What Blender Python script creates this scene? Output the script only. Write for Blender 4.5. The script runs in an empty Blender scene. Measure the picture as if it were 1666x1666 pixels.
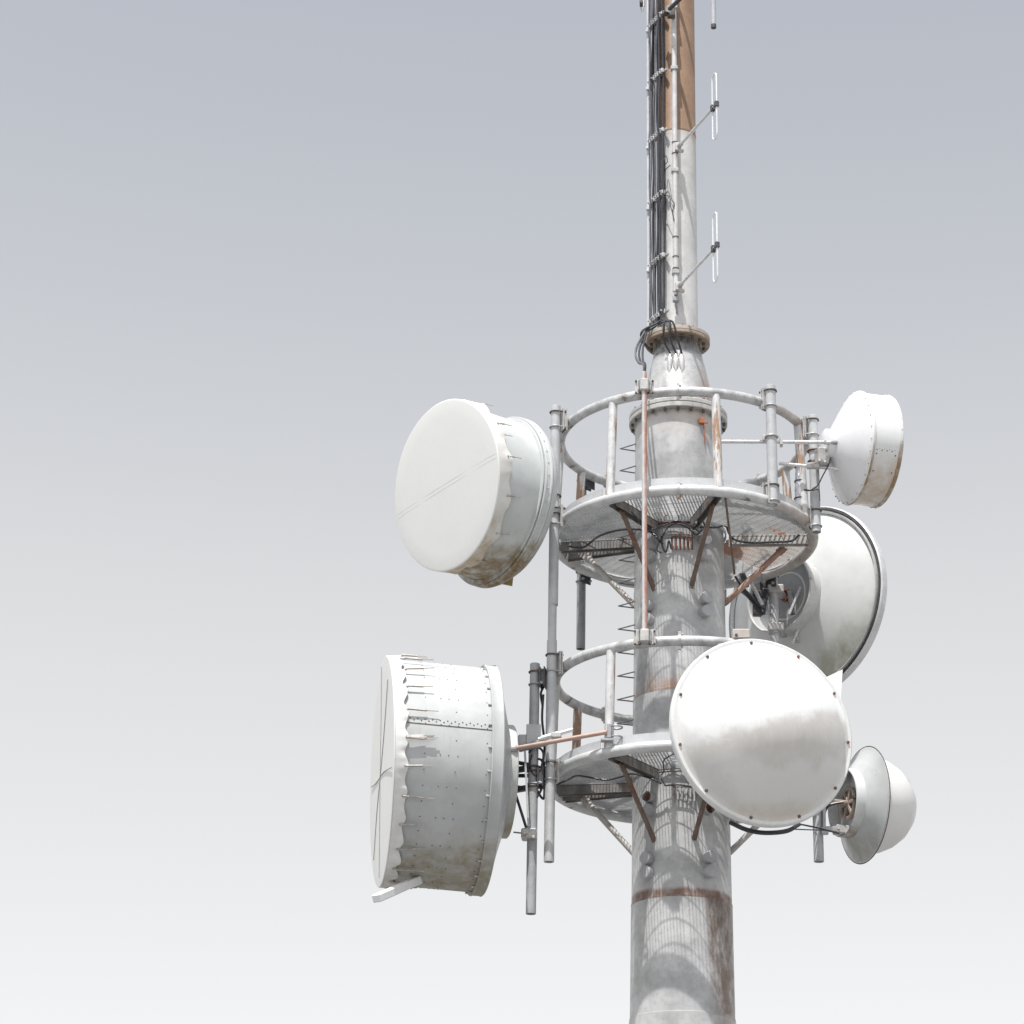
import bpy, bmesh, math, random
from math import sin, cos, pi, radians as rad, degrees, sqrt, atan2
from mathutils import Vector as V, Matrix
random.seed(7)
S = bpy.context.scene
COL = S.collection

# ------------------------------------------------------------------ camera
DIST, FOC, EYE = 23.6, 3994.0, 1.6
PIT, YAW, ROL = rad(22.57), rad(4.21), rad(1.2)
FW = V((-sin(YAW)*cos(PIT), cos(YAW)*cos(PIT), sin(PIT)))
R_0 = V((cos(YAW), sin(YAW), 0)); U_0 = R_0.cross(FW)
RT = R_0*cos(ROL) + U_0*sin(ROL)
UP = U_0*cos(ROL) - R_0*sin(ROL)
CAMP = V((0, -DIST, EYE))
cd = bpy.data.cameras.new('camera'); co = bpy.data.objects.new('camera', cd); COL.objects.link(co)
cd.sensor_width = 36; cd.sensor_height = 36; cd.sensor_fit = 'HORIZONTAL'
cd.lens = 36*FOC/1666; cd.clip_start = .1; cd.clip_end = 6000
m = Matrix((RT, UP, -FW)).transposed().to_4x4(); m.translation = CAMP
co.matrix_world = m
S.camera = co

def at(px, py, Y):
    """point of the real world seen at a photo pixel, on the vertical plane y = Y"""
    v = FW + RT*((px-833)/FOC) - UP*((py-833)/FOC)
    return CAMP + v*((Y-CAMP.y)/v.y)

# ------------------------------------------------------------------ world + sun
SUN_EL, SUN_AZ = rad(67.5), rad(-16)
SUND = V((sin(SUN_AZ)*cos(SUN_EL), -cos(SUN_AZ)*cos(SUN_EL), sin(SUN_EL)))
W = bpy.data.worlds.new('World'); S.world = W; W.use_nodes = True
nt = W.node_tree; nt.nodes.clear()
sky = nt.nodes.new('ShaderNodeTexSky'); sky.sky_type = 'NISHITA'; sky.sun_disc = False
sky.sun_elevation = SUN_EL; sky.sun_rotation = rad(196); sky.altitude = 0
sky.air_density = 1.0; sky.dust_density = 1.0; sky.ozone_density = 1.0
hs = nt.nodes.new('ShaderNodeHueSaturation'); hs.inputs['Saturation'].default_value = .26
hs.inputs['Value'].default_value = 1.0
bg = nt.nodes.new('ShaderNodeBackground'); bg.inputs[1].default_value = .15
wo = nt.nodes.new('ShaderNodeOutputWorld')
wg = nt.nodes.new('ShaderNodeTexCoord'); sx = nt.nodes.new('ShaderNodeSeparateXYZ'); wm = nt.nodes.new('ShaderNodeMapRange')
nt.links.new(wg.outputs['Generated'], sx.inputs[0]); nt.links.new(sx.outputs[2], wm.inputs[0])
wm.inputs[1].default_value = .32; wm.inputs[2].default_value = .60; wm.inputs[3].default_value = .035; wm.inputs[4].default_value = .28   # whiter towards the horizon
nt.links.new(wm.outputs[0], hs.inputs['Saturation'])
wv = nt.nodes.new('ShaderNodeMapRange'); nt.links.new(sx.outputs[2], wv.inputs[0])
wv.inputs[1].default_value = .15; wv.inputs[2].default_value = .36; wv.inputs[3].default_value = .90; wv.inputs[4].default_value = 1.0
nt.links.new(wv.outputs[0], hs.inputs['Value'])
nt.links.new(sky.outputs[0], hs.inputs['Color']); nt.links.new(hs.outputs[0], bg.inputs[0])
nt.links.new(bg.outputs[0], wo.inputs[0])
sl = bpy.data.lights.new('sun', 'SUN'); sl.energy = 4.1; sl.angle = rad(.5); sl.color = (1, .985, .965)
so = bpy.data.objects.new('sun', sl); COL.objects.link(so)
so.rotation_euler = SUND.to_track_quat('Z', 'Y').to_euler()
S.view_settings.view_transform = 'Standard'; S.view_settings.look = 'None'
S.view_settings.exposure = 0.33; S.view_settings.gamma = 1.0; S.view_settings.use_curve_mapping = False
S.cycles.max_bounces = 8; S.cycles.diffuse_bounces = 4

# ------------------------------------------------------------------ materials
def mat(name, c1, c2=None, rough=.5, metal=0.0, scale=6, bump=.08, rust=0.0, rustc=(.16, .07, .03), rscale=5, rmap=None, fine=.35,
        streak=0.0, streakc=(.12, .10, .08), stain_shade=None, speck=0.0, contrast=(.35, .7), spec=.5):
    """weathered metal / paint.  stain = list of (direction, from, to, colour, strength): a mark of its own place on the thing"""
    M = bpy.data.materials.new(name); M.use_nodes = True
    t = M.node_tree; N = t.nodes; L = t.links; b = N['Principled BSDF']
    tc = N.new('ShaderNodeTexCoord')
    def noise(sc, det=6, ro=.6, mapping=None, dist=0):
        n = N.new('ShaderNodeTexNoise'); n.inputs['Scale'].default_value = sc; n.inputs['Detail'].default_value = det
        n.inputs['Roughness'].default_value = ro; n.inputs['Distortion'].default_value = dist
        if mapping:
            mp = N.new('ShaderNodeMapping'); mp.inputs['Scale'].default_value = mapping
            L.new(tc.outputs['Object'], mp.inputs[0]); L.new(mp.outputs[0], n.inputs[0])
        else: L.new(tc.outputs['Object'], n.inputs[0])
        return n.outputs[0]
    def mr(x, a, b_, lo=0.0, hi=1.0):
        n = N.new('ShaderNodeMapRange'); n.interpolation_type = 'SMOOTHSTEP'
        L.new(x, n.inputs[0]); n.inputs[1].default_value = a; n.inputs[2].default_value = b_
        n.inputs[3].default_value = lo; n.inputs[4].default_value = hi
        return n.outputs[0]
    def math_(op, x, y):
        n = N.new('ShaderNodeMath'); n.operation = op
        for i, q in enumerate((x, y)):
            if isinstance(q, (int, float)): n.inputs[i].default_value = q
            else: L.new(q, n.inputs[i])
        return n.outputs[0]
    def mix(f, a, c):
        n = N.new('ShaderNodeMix'); n.data_type = 'RGBA'
        L.new(f, n.inputs[0])
        for i, q in ((6, a), (7, c)):
            if isinstance(q, tuple): n.inputs[i].default_value = (*q, 1)
            else: L.new(q, n.inputs[i])
        return n.outputs[2]
    c2 = c2 or tuple(x*.8 for x in c1)
    base = mix(mr(noise(scale), *contrast), c1, c2)
    base = mix(mr(noise(scale*7, 4), .45, .75, 0, fine), base, tuple(x*.75 for x in c2))
    rmask = None
    if streak:
        s = mr(noise(9, 5, .65, (4, 4, .25)), .52, .78, 0, streak)
        base = mix(s, base, streakc)
    if speck:
        s = mr(noise(55, 3, .6), .68, .76, 0, speck)
        base = mix(s, base, (.10, .08, .06))
    if rust:
        r = mr(noise(rscale, 9, .7, rmap, .4), .66-.3*rust, .72-.28*rust)
        rc = mix(noise(rscale*9, 3), rustc, tuple(x*1.8 for x in rustc))
        base = mix(r, base, rc); rmask = r
    for (dr, a, b_, colr, st, *amp) in (stain_shade or []):
        dp = N.new('ShaderNodeVectorMath'); dp.operation = 'DOT_PRODUCT'
        L.new(tc.outputs['Object'], dp.inputs[0]); dp.inputs[1].default_value = dr
        w = abs(b_-a)
        p = math_('ADD', dp.outputs['Value'], math_('MULTIPLY', math_('SUBTRACT', noise(2.6 if amp else 4, 8, .6, None, .5 if amp else 0), .5), amp[0] if amp else w*1.6))
        k = mr(p, a, b_)
        k = math_('MULTIPLY', k, mr(noise(9, 6, .7, (1, 1, .5)), .25, .62, .7 if amp else .25, 1.0))
        k = math_('MULTIPLY', k, st)
        base = mix(k, base, colr)
    L.new(base, b.inputs['Base Color'])
    rr = mr(noise(scale*3, 5), .3, .7, rough-.1, rough+.12)
    if rmask: rr = math_('MAXIMUM', rr, math_('MULTIPLY', rmask, .9))
    L.new(rr, b.inputs['Roughness'])
    if metal:
        if rmask: L.new(math_('MULTIPLY', math_('SUBTRACT', 1.0, rmask), metal), b.inputs['Metallic'])
        else: b.inputs['Metallic'].default_value = metal
    b.inputs['Specular IOR Level'].default_value = spec
    if bump:
        bn = N.new('ShaderNodeBump'); bn.inputs['Strength'].default_value = bump; bn.inputs['Distance'].default_value = .02
        L.new(noise(scale*2.5, 6), bn.inputs['Height']); L.new(bn.outputs[0], b.inputs['Normal'])
    return M

RUST = (.20, .075, .03); BROWN = (.15, .085, .055)
M_postm = mat('mid post steel', (.40, .405, .41), (.32, .325, .33), .55, .05, 9, .04, streak=.2, streakc=(.22, .22, .22))
M_post_shade = mat('dark post steel', (.36, .365, .37), (.28, .285, .29), .5, .1, 9, .04, streak=.25, streakc=(.2, .2, .2))  # darker copy of the post steel, shade put into its colour
M_galv = mat('galvanised steel', (.45, .46, .47), (.30, .31, .32), .48, .25, 7, .05, streak=.35, streakc=(.22, .22, .22))
M_post = mat('grey post steel', (.52, .525, .53), (.44, .445, .45), .55, .05, 9, .04, streak=.15, streakc=(.4, .4, .4))
M_rail = mat('worn white rail paint', (.60, .60, .595), (.36, .36, .36), .42, .1, 9, .08, rust=.22, rustc=(.15, .12, .10), rscale=4.5,
             stain_shade=[((.85, -.1, 0), .6, 1.25, (.27, .19, .14), .75)])
M_ringp = mat('worn white ring paint', (.64, .64, .635), (.50, .50, .50), .38, .1, 7, .06, rust=.14, rustc=(.16, .14, .12), rscale=7,
              stain_shade=[((.95, 0, 0), .65, 1.3, (.30, .21, .15), .7)])
M_railpost = mat('rusty white rail post paint', (.68, .68, .67), (.52, .52, .52), .45, .1, 8, .08, rust=.52, rustc=(.26, .165, .11), rscale=5, rmap=(2.2, 2.2, .35))
M_toe = mat('white toe board', (.58, .59, .60), (.49, .50, .51), .45, .1, 4, .04, streak=.25, streakc=(.4, .38, .36))
M_grate = mat('zinc grating', (.62, .62, .61), (.50, .50, .50), .5, .15, 5, 0, rust=.12, rustc=(.35, .15, .07), rscale=1.6)
M_grate_rust = mat('rust stained grating', (.60, .57, .54), (.50, .46, .43), .6, 0, 4, 0, rust=.3, rustc=(.40, .17, .07), rscale=2.2, stain_shade=[((-.9, -.3, 0), -.95, -.55, (.52, .23, .10), .95)])
M_beam = mat('dirty steel beam', (.29, .28, .27), (.18, .165, .155), .6, .1, 6, .08, rust=.25, rustc=(.15, .08, .05), rscale=4)
M_beam_pale = mat('pale steel beam', (.55, .54, .52), (.42, .40, .38), .55, .1, 6, .06, rust=.2, rustc=(.25, .14, .09), rscale=4)
M_strut = mat('brown rusted strut', (.20, .15, .12), (.13, .085, .065), .75, 0, 8, .1, rust=.3, rustc=(.13, .06, .04), rscale=6)
M_strut_pale = mat('part rusted strut', (.55, .52, .50), (.44, .40, .37), .65, 0, 7, .04, rust=.12, rustc=(.24, .12, .07), rscale=4)
M_strut_red = mat('red rusted strut', (.42, .28, .22), (.30, .17, .12), .7, 0, 7, .04, rust=.15, rustc=(.2, .09, .05), rscale=4)
M_bolt = mat('dark bolt', (.14, .12, .11), (.08, .07, .065), .6, .3, 30, 0, rust=.3)
M_rboltp = mat('rust red bolt', (.22, .09, .06), (.12, .055, .04), .7, 0, 30, 0)
M_cable = mat('black cable', (.035, .035, .042), (.05, .05, .058), .35, 0, 20, 0)
M_cablel = mat('grey cable', (.16, .16, .17), (.11, .11, .12), .35, 0, 20, 0)
M_alu = mat('bare aluminium', (.78, .78, .78), (.66, .66, .66), .28, .55, 12, 0)
M_aluw = mat('white rod', (.84, .84, .84), (.74, .74, .74), .3, .2, 12, 0)
M_clampb = mat('dark plastic clamp', (.09, .09, .10), (.06, .06, .065), .5, 0, 20, .03)
M_zinc = mat('zinc bracket', (.56, .55, .53), (.42, .41, .40), .45, .3, 14, .05, rust=.22, rustc=(.26, .17, .12), rscale=9)
M_dish = mat('white dish paint', (.80, .80, .80), (.74, .745, .75), .32, 0, 3, .02, speck=.25, fine=.07)
M_fabric = mat('off white radome fabric', (.78, .78, .755), (.765, .765, .74), .75, 0, 2.2, .03, contrast=(.3, .8), fine=.07)
M_spring = mat('spring steel', (.50, .47, .44), (.36, .33, .30), .4, .5, 20, 0)
M_cordm = mat('grey cord', (.36, .36, .35), (.30, .30, .29), .8, 0, 10, 0)
M_dark = mat('dark gap', (.06, .058, .055), None, .8, 0, 8, 0)

# ------------------------------------------------------------------ mesh builder
class MB:
    def __init__(s): s.v = []; s.f = []; s.m = []; s.mi = 0
    def add(s, vs, fs):
        o = len(s.v); s.v += [V(p) for p in vs]
        s.f += [tuple(i+o for i in f) for f in fs]; s.m += [s.mi]*len(fs); return s
    def rings(s, R, cap0=False, cap1=False, closed=True):
        n = len(R[0]); vs = [p for r in R for p in r]; fs = []
        k = n if closed else n-1
        for i in range(len(R)-1):
            for j in range(k):
                a, b = i*n+j, i*n+(j+1) % n
                fs.append((a, b, b+n, a+n))
        if cap0: fs.append(tuple(range(n))[::-1])
        if cap1: fs.append(tuple(range((len(R)-1)*n, len(R)*n)))
        return s.add(vs, fs)
    def tube(s, path, r, seg=10, caps=True, close=False):
        P = [V(p) for p in path]; n = len(P); R = []; u = None
        for i in range(n):
            if close: t = P[(i+1) % n]-P[i-1]
            else: t = P[min(i+1, n-1)]-P[max(i-1, 0)]
            t.normalize()
            if u is None:
                u = t.orthogonal().normalized()
                if abs(t.z) < .9: u = (V((0, 0, 1))-t*t.z).normalized()
            else: u = (u-t*u.dot(t)).normalized()
            w = t.cross(u); q = r[i] if isinstance(r, (list, tuple)) else r
            R.append([P[i]+(u*cos(a)+w*sin(a))*q for a in [2*pi*k/seg for k in range(seg)]])
        if close: R.append(R[0]); return s.rings(R)
        return s.rings(R, caps, caps)
    def torus(s, c, R, r, n=96, seg=12, nrm=None, a0=0, a1=2*pi):
        c = V(c); X, Y_ = V((1, 0, 0)), V((0, 1, 0))
        if nrm is not None:
            q = V(nrm).to_track_quat('Z', 'Y'); X, Y_ = q @ X, q @ Y_
        full = abs(a1-a0-2*pi) < 1e-6
        k = n if full else n+1
        return s.tube([c+(X*cos(a0+(a1-a0)*i/n)+Y_*sin(a0+(a1-a0)*i/n))*R for i in range(k)], r, seg, True, full)
    def box(s, c, size, rot=None, bev=.12):
        bm = bmesh.new(); bmesh.ops.create_cube(bm, size=1)
        for v in bm.verts: v.co = V((v.co.x*size[0], v.co.y*size[1], v.co.z*size[2]))
        if bev: bmesh.ops.bevel(bm, geom=bm.edges[:], offset=min(size)*bev, segments=1, affect='EDGES')
        Rm = rot or Matrix.Identity(3)
        bm.verts.ensure_lookup_table()
        vs = [Rm @ v.co+V(c) for v in bm.verts]; fs = [[v.index for v in f.verts] for f in bm.faces]
        bm.free(); return s.add(vs, fs)
    def bar(s, a, b, w, h, up=(0, 0, 1)):
        """square bar from a to b: w across, h along 'up'"""
        a, b = V(a), V(b); t = (b-a); l = t.length; t.normalize()
        x = V(up).cross(t)
        if x.length < 1e-4: x = V((1, 0, 0)).cross(t)
        x.normalize(); z = t.cross(x)
        return s.box((a+b)/2, (w, l, h), Matrix((x, t, z)).transposed())
    def chan(s, a, b, w, h, th=.008, up=(0, 0, 1)):
        """open channel (web on top, two flanges hanging)"""
        a, b = V(a), V(b); t = (b-a).normalized(); x = V(up).cross(t).normalized(); z = t.cross(x)
        s.bar(a+z*(h/2), b+z*(h/2), w, th, z)
        for q in (-1, 1):
            s.bar(a+x*q*(w/2-th/2)-z*.006, b+x*q*(w/2-th/2)-z*.006, th, h-th, z)
        return s
    def bolt(s, p, n, r=.014, h=.016):
        n = V(n).normalized(); u = n.orthogonal().normalized(); w = n.cross(u); p = V(p); R = []
        for (hh, rr) in ((-.004, 1), (h*.8, 1), (h, .8)):
            R.append([p+n*hh+(u*cos(a)+w*sin(a))*r*rr for a in [2*pi*k/6 for k in range(6)]])
        return s.rings(R, False, True)
    def stud(s, p, n, r=.006, h=.004):
        n = V(n).normalized(); u = n.orthogonal().normalized(); w = n.cross(u); p = V(p)
        R = [[p+n*hh+(u*cos(a)+w*sin(a))*r*rr for a in [2*pi*k/6 for k in range(6)]] for hh, rr in ((-.002, 1), (h*.6, .85), (h, .45))]
        return s.rings(R, False, True)
    def build(s, name, mats, parent=None, origin=None, ang=35, smooth=True):
        if not isinstance(mats, (list, tuple)): mats = [mats]
        o = V(origin) if origin is not None else (parent_loc(parent) if parent else V((0, 0, 0)))
        me = bpy.data.meshes.new(name)
        me.from_pydata([tuple(p-o) for p in s.v], [], s.f)
        for M in mats: me.materials.append(M)
        me.polygons.foreach_set('material_index', s.m)
        bm = bmesh.new(); bm.from_mesh(me); bmesh.ops.recalc_face_normals(bm, faces=bm.faces[:]); bm.to_mesh(me); bm.free()
        if smooth:
            me.polygons.foreach_set('use_smooth', [True]*len(me.polygons)); me.set_sharp_from_angle(angle=rad(ang))
        me.update()
        ob = bpy.data.objects.new(name, me); COL.objects.link(ob)
        if parent:
            ob.parent = parent; ob.location = o-parent_loc(parent)
        else: ob.location = o
        return ob

def parent_loc(p):
    l = V((0, 0, 0))
    while p: l += p.location; p = p.parent
    return l
def tag(o, label, cat, group=None, kind=None):
    o['label'] = label; o['category'] = cat
    if group: o['group'] = group
    if kind: o['kind'] = kind
    return o
def thing(name, loc, label, cat, group=None):
    e = bpy.data.objects.new(name, None); e.empty_display_size = .2; COL.objects.link(e); e.location = V(loc)
    return tag(e, label, cat, group)
def inst(src, loc, rot, parent):
    c = src.copy(); COL.objects.link(c); c.parent = parent
    c.location = V(loc)-parent_loc(parent); c.rotation_euler = rot
    return c
def cat_rom(P, n=8):
    P = [V(p) for p in P]; Q = [P[0]*2-P[1]]+P+[P[-1]*2-P[-2]]; out = []
    for i in range(1, len(Q)-2):
        for k in range(n):
            t = k/n; a, b, c, d = Q[i-1:i+3]
            out.append(.5*((2*b)+(c-a)*t+(2*a-5*b+4*c-d)*t*t+(3*b-a-3*c+d)*t**3))
    out.append(P[-1]); return out
def az(a, r, z, cx=0): a = rad(a); return V((cx+r*sin(a), -r*cos(a), z))
def circ(c, azd, tilt, r, n=96, t0=0, t1=None):
    a = rad(azd); ti = rad(tilt)
    nn = V((cos(ti)*sin(a), -cos(ti)*cos(a), sin(ti))); X = V((cos(a), sin(a), 0)); Y_ = nn.cross(X); c = V(c)
    return [c+(X*cos(2*pi*k/n)+Y_*sin(2*pi*k/n))*r for k in range(n)]
def nrm(azd, tilt=0):
    a = rad(azd); ti = rad(tilt); return V((cos(ti)*sin(a), -cos(ti)*cos(a), sin(ti)))
def prof(c, azd, tilt, P, n=96):
    """rings of a turned profile: P = [(radius, distance along the pointing direction)]"""
    nn = nrm(azd, tilt); c = V(c)
    return [circ(c+nn*d, azd, tilt, max(r, 1e-4), n) for r, d in P]

# ------------------------------------------------------------------ ground
M_ground = mat('pale gravel', (.21, .208, .203), (.16, .158, .154), .9, 0, .8, .2, speck=.3)
g = MB(); g.add([(-3000, -3000, 0), (3000, -3000, 0), (3000, 3000, 0), (-3000, 3000, 0)], [(0, 1, 2, 3)])
gr = g.build('ground', M_ground); gr['kind'] = 'structure'

# ------------------------------------------------------------------ tower
TW = thing('telecom_tower', (0, 0, 0), 'tall tapering steel monopole with bolted flanges carrying all the platforms and dishes', 'tower')
def shaft(name, z0, z1, r0, r1, M, lip=0.0, n=72):
    b = MB(); R = []
    prf = [(r0, z0), (r1, z1)] if not lip else [(r0+lip, z0), (r0+lip, z0+.02), (r0, z0+.024), (r1, z1)]
    k = 1
    for (ra, za), (rb, zb) in zip(prf, prf[1:]):
        st = max(1, int((zb-za)/.8))
        for i in range(st): R.append((ra+(rb-ra)*i/st, za+(zb-za)*i/st))
    R.append(prf[-1])
    b.rings([[V((r*cos(2*pi*j/n), r*sin(2*pi*j/n), z)) for j in range(n)] for r, z in R])
    return b.build(name, M, TW)
Z0, ZB, ZA, ZF = 6.13, 7.245, 9.335, 12.40
white1 = dict(rough=.40, metal=.15, scale=3.0, bump=.06, contrast=(.32, .74), streak=.38, streakc=(.36, .35, .34))
PB = ((.58, .58, .575), (.35, .35, .35))
shaft('shaft_section', 0, Z0, .555, .512, mat('shaft paint foot', *PB, **white1, stain_shade=[((.75, -.55, 0), .44, .52, (.22, .14, .10), .8)]))
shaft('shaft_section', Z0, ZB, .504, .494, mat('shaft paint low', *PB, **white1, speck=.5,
      stain_shade=[((.80, -.5, .03), .595, .65, (.15, .10, .075), .95), ((0, 0, -1), -6.2, -6.13, (.5, .49, .48), .5)]), .006)
shaft('shaft_section', ZB, ZA, .489, .475, mat('shaft paint middle', *PB, **white1, stain_shade=[((0, 0, -1), -7.36, -7.31, (.17, .085, .05), .95)]), .006)
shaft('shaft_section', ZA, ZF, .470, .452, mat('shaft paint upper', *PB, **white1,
      stain_shade=[((0, 0, -1), -9.54, -9.36, (.42, .23, .14), .7), ((-.8, -.6, -.02), .255, .272, (.17, .17, .17), .75), ((0, 0, 1), 12.05, 12.35, (.60, .52, .45), .5), ((.6, -.6, .4), 5.22, 5.30, (.50, .36, .26), .5)]), .006)  # the narrow dark grey streak is shade painted on the left flank
def lathe(name, P, M, n=72, parent=TW, c=(0, 0)):
    b = MB(); b.rings([[V((c[0]+r*cos(2*pi*j/n), c[1]+r*sin(2*pi*j/n), z)) for j in range(n)] for r, z in P])
    return b.build(name, M, parent)
M_fl = mat('flange steel', (.52, .51, .49), (.40, .39, .37), .5, .2, 6, .08, streak=.4, rust=.16, rustc=(.22, .14, .09))
M_fl2 = mat('tan flange steel', (.50, .45, .39), (.40, .34, .28), .55, .1, 6, .08, stain_shade=[((0, 0, -1), -13.40, -13.36, (.26, .17, .11), .8)])
def bolts(ob, R, z, n, up, r=.017, ph=0):
    b = MB(); b.bolt((0, 0, 0), (0, 0, 1), r, .03)
    first = None
    for k in range(n):
        a = 2*pi*(k+.5)/n+ph
        p = V((R*cos(a), R*sin(a), z)); rot = (0 if up else pi, 0, a)
        if first is None:
            first = b.build('bolt', M_bolt, ob, origin=(0, 0, 0)); first.location = p-parent_loc(ob); first.rotation_euler = rot
        else: inst(first, p, rot, ob)
# lower joint: two plates, neck cone, upper joint
f1 = lathe('flange', [(.44, 12.395), (.512, 12.40), (.518, 12.408), (.518, 12.448), (.512, 12.455)], M_fl); bolts(f1, .485, 12.396, 22, False)
f2 = lathe('flange', [(.512, 12.459), (.518, 12.466), (.518, 12.50), (.512, 12.508), (.40, 12.50)], M_fl); bolts(f2, .485, 12.508, 22, True)
M_rustin0 = mat('orange rust', (.48, .16, .07), (.28, .09, .04), .8, 0, 18, .1)
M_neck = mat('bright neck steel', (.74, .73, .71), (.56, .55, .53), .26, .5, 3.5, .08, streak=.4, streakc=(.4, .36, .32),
             stain_shade=[((0, 0, 1), 13.10, 13.2, (.13, .12, .12), .9), ((.9, -.35, 0), .24, .36, (.40, .27, .18), .7)])  # neck much darker towards the top, just under the flange
lathe('neck_cone', [(.405, 12.50), (.385, 12.62), (.330, 12.89), (.262, 13.2), (.243, 13.30), (.24, 13.345)], M_neck)
f3 = lathe('flange', [(.235, 13.345), (.338, 13.345), (.345, 13.35), (.345, 13.378), (.34, 13.382)], M_fl2); bolts(f3, .285, 13.345, 16, False, .018)
f4 = lathe('flange', [(.34, 13.384), (.345, 13.388), (.345, 13.425), (.338, 13.43), (.21, 13.43)], M_fl2); bolts(f4, .29, 13.43, 16, True, .018)
for px in (1087, 1097.5, 1108):
    a = degrees(math.asin((px-1101)*.0066/.345)); b = MB()
    b.tube([az(a, .262, 13.14), az(a, .30, 13.06), az(a, .322, 12.95), az(a, .33, 12.87)], [.02, .03, .03, .004], 12)
    b.build('cable_entry', M_neck, TW)
M_mast = mat('mast grey paint', (.66, .655, .64), (.55, .54, .53), .42, .1, 4, .04, streak=.35, streakc=(.42, .38, .34),
             stain_shade=[((.9, -.3, .05), .94, 1.02, (.45, .36, .28), .6), ((0, 0, 1), 15.72, 15.9, (.52, .42, .33), .6, .3)])
M_mastb = mat('mast brown paint', (.30, .19, .12), (.235, .145, .09), .5, 0, 5, .04, speck=.35, streak=.25, streakc=(.28, .17, .1))
lathe('mast_tube', [(.219, 13.43), (.218, 15.90)], M_mast)
lathe('mast_tube', [(.214, 15.88), (.221, 15.90), (.2215, 15.915), (.2165, 15.93), (.216, 22.5), (.0, 22.52)], M_mastb)
b = MB(); q = az(31, .47, 12.27); b.box(q, (.05, .05, .06)); b.bar(q+V((0, 0, .0)), q+V((.06, -.02, -.03)), .02, .015); b.tube([q+V((.02, 0, 0)), q+V((.03, .01, -.25))], .006, 6); b.build('rusty_tab', M_rustin0, TW)
# capped and open cable ports on the shaft
def port(a, z, open_=False, tiltdown=True):
    r0 = .468 if z > 9.3 else .485
    b = MB(); n = nrm(a, 0); c = az(a, r0-.03, z)
    if open_:
        b.rings(prof(c, a, 0, [(.058, 0), (.058, .10), (.05, .10), (.05, .0)], 24)); b.mi = 1
        b.rings(prof(c, a, 0, [(.05, .035), (.001, .035)], 24))
        return b.build('cable_port', [M_galv, M_rustin], TW)
    b.rings(prof(c, a, 0, [(.056, 0), (.056, .055), (.062, .056), (.062, .105), (.057, .112), (.0, .115)], 24))
    return b.build('cable_port', M_port, TW)
M_port = mat('port cap', (.46, .46, .47), (.38, .38, .39), .45, .15, 8, .03)
M_rustin = mat('port rust', (.42, .12, .05), (.12, .04, .02), .8, 0, 18, .2)
zz = {}
for px, py, a, o in ((1056, 985, -39, 0), (1056, 1007, -39, 0), (1145, 975, 31, 0), (1145, 997, 31, 0), (1058, 888, -36, 0), (1060, 905, -36, 0),
                     (1146, 880, 31, 0), (1146, 905, 31, 0),
                     (1057, 1298, -37, 1), (1058, 1319, -37, 0), (1057, 1397, -39, 0), (1057, 1420, -39, 0),
                     (1151, 1318, 31, 1), (1151, 1397, 31, 0), (1151, 1420, 31, 0)):
    z = at(px, py, -.40).z; port(a, z, bool(o))
# step rungs down the left flank of the shaft
b = MB(); b.tube([(.02, .10, 0), (-.155, 0, -.012), (.02, -.10, 0)], .0075, 8)
rung0 = None; z = 12.16
M_rung = mat('rung steel', (.20, .20, .21), (.13, .13, .14), .5, .3, 14, 0)
while z > 8.95:
    r = .452+.05*(12.4-z)/6.3
    loc = V((-r, 0, z))
    if rung0 is None:
        rung0 = b.build('step_rung', M_rung, TW, origin=(0, 0, 0)); rung0.location = loc
    else: inst(rung0, loc, (0, 0, 0), TW)
    z -= .252

# ------------------------------------------------------------------ platforms
def sector_grating(cx, z, r0, r1, a0, a1, M, parent, dirang, sp=.031):
    """bearing bars inside one pie slice between two azimuths"""
    b = MB(); d = V((sin(rad(dirang)), -cos(rad(dirang)), 0)); e = V((-d.y, d.x, 0)); c = V((cx, 0, 0))
    def inside(p):
        q = p-c; r = q.length
        if not r0 < r < r1: return False
        a = degrees(atan2(q.x, -q.y))
        while a < a0: a += 360
        while a > a0+360: a -= 360
        return a0 <= a <= a1
    def runs(base, dr, h, w, z0):
        st = .006; t = -r1; cur = None
        while t <= r1+st:
            p = c+base+dr*t
            if inside(p):
                if cur is None: cur = t
            elif cur is not None:
                if t-cur > .02:
                    A = c+base+dr*cur+V((0, 0, z0)); B = c+base+dr*(t-st)+V((0, 0, z0)); x = V((-dr.y, dr.x, 0))*w/2; y = V((0, 0, h/2))
                    b.add([A-x-y, A+x-y, A+x+y, A-x+y, B-x-y, B+x-y, B+x+y, B-x+y],
                          [(0, 1, 2, 3), (7, 6, 5, 4), (0, 4, 5, 1), (1, 5, 6, 2), (2, 6, 7, 3), (3, 7, 4, 0)])
                cur = None
            t += st
    k = -int(r1/sp)
    while k*sp < r1: runs(e*(k*sp), d, .031, .005, z); k += 1
    k = -int(r1/.1)
    while k*.1 < r1: runs(d*(k*.1+.03), e, .006, .006, z+.009); k += 1
    return b.build('grating_panel', M, parent, smooth=False)

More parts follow.
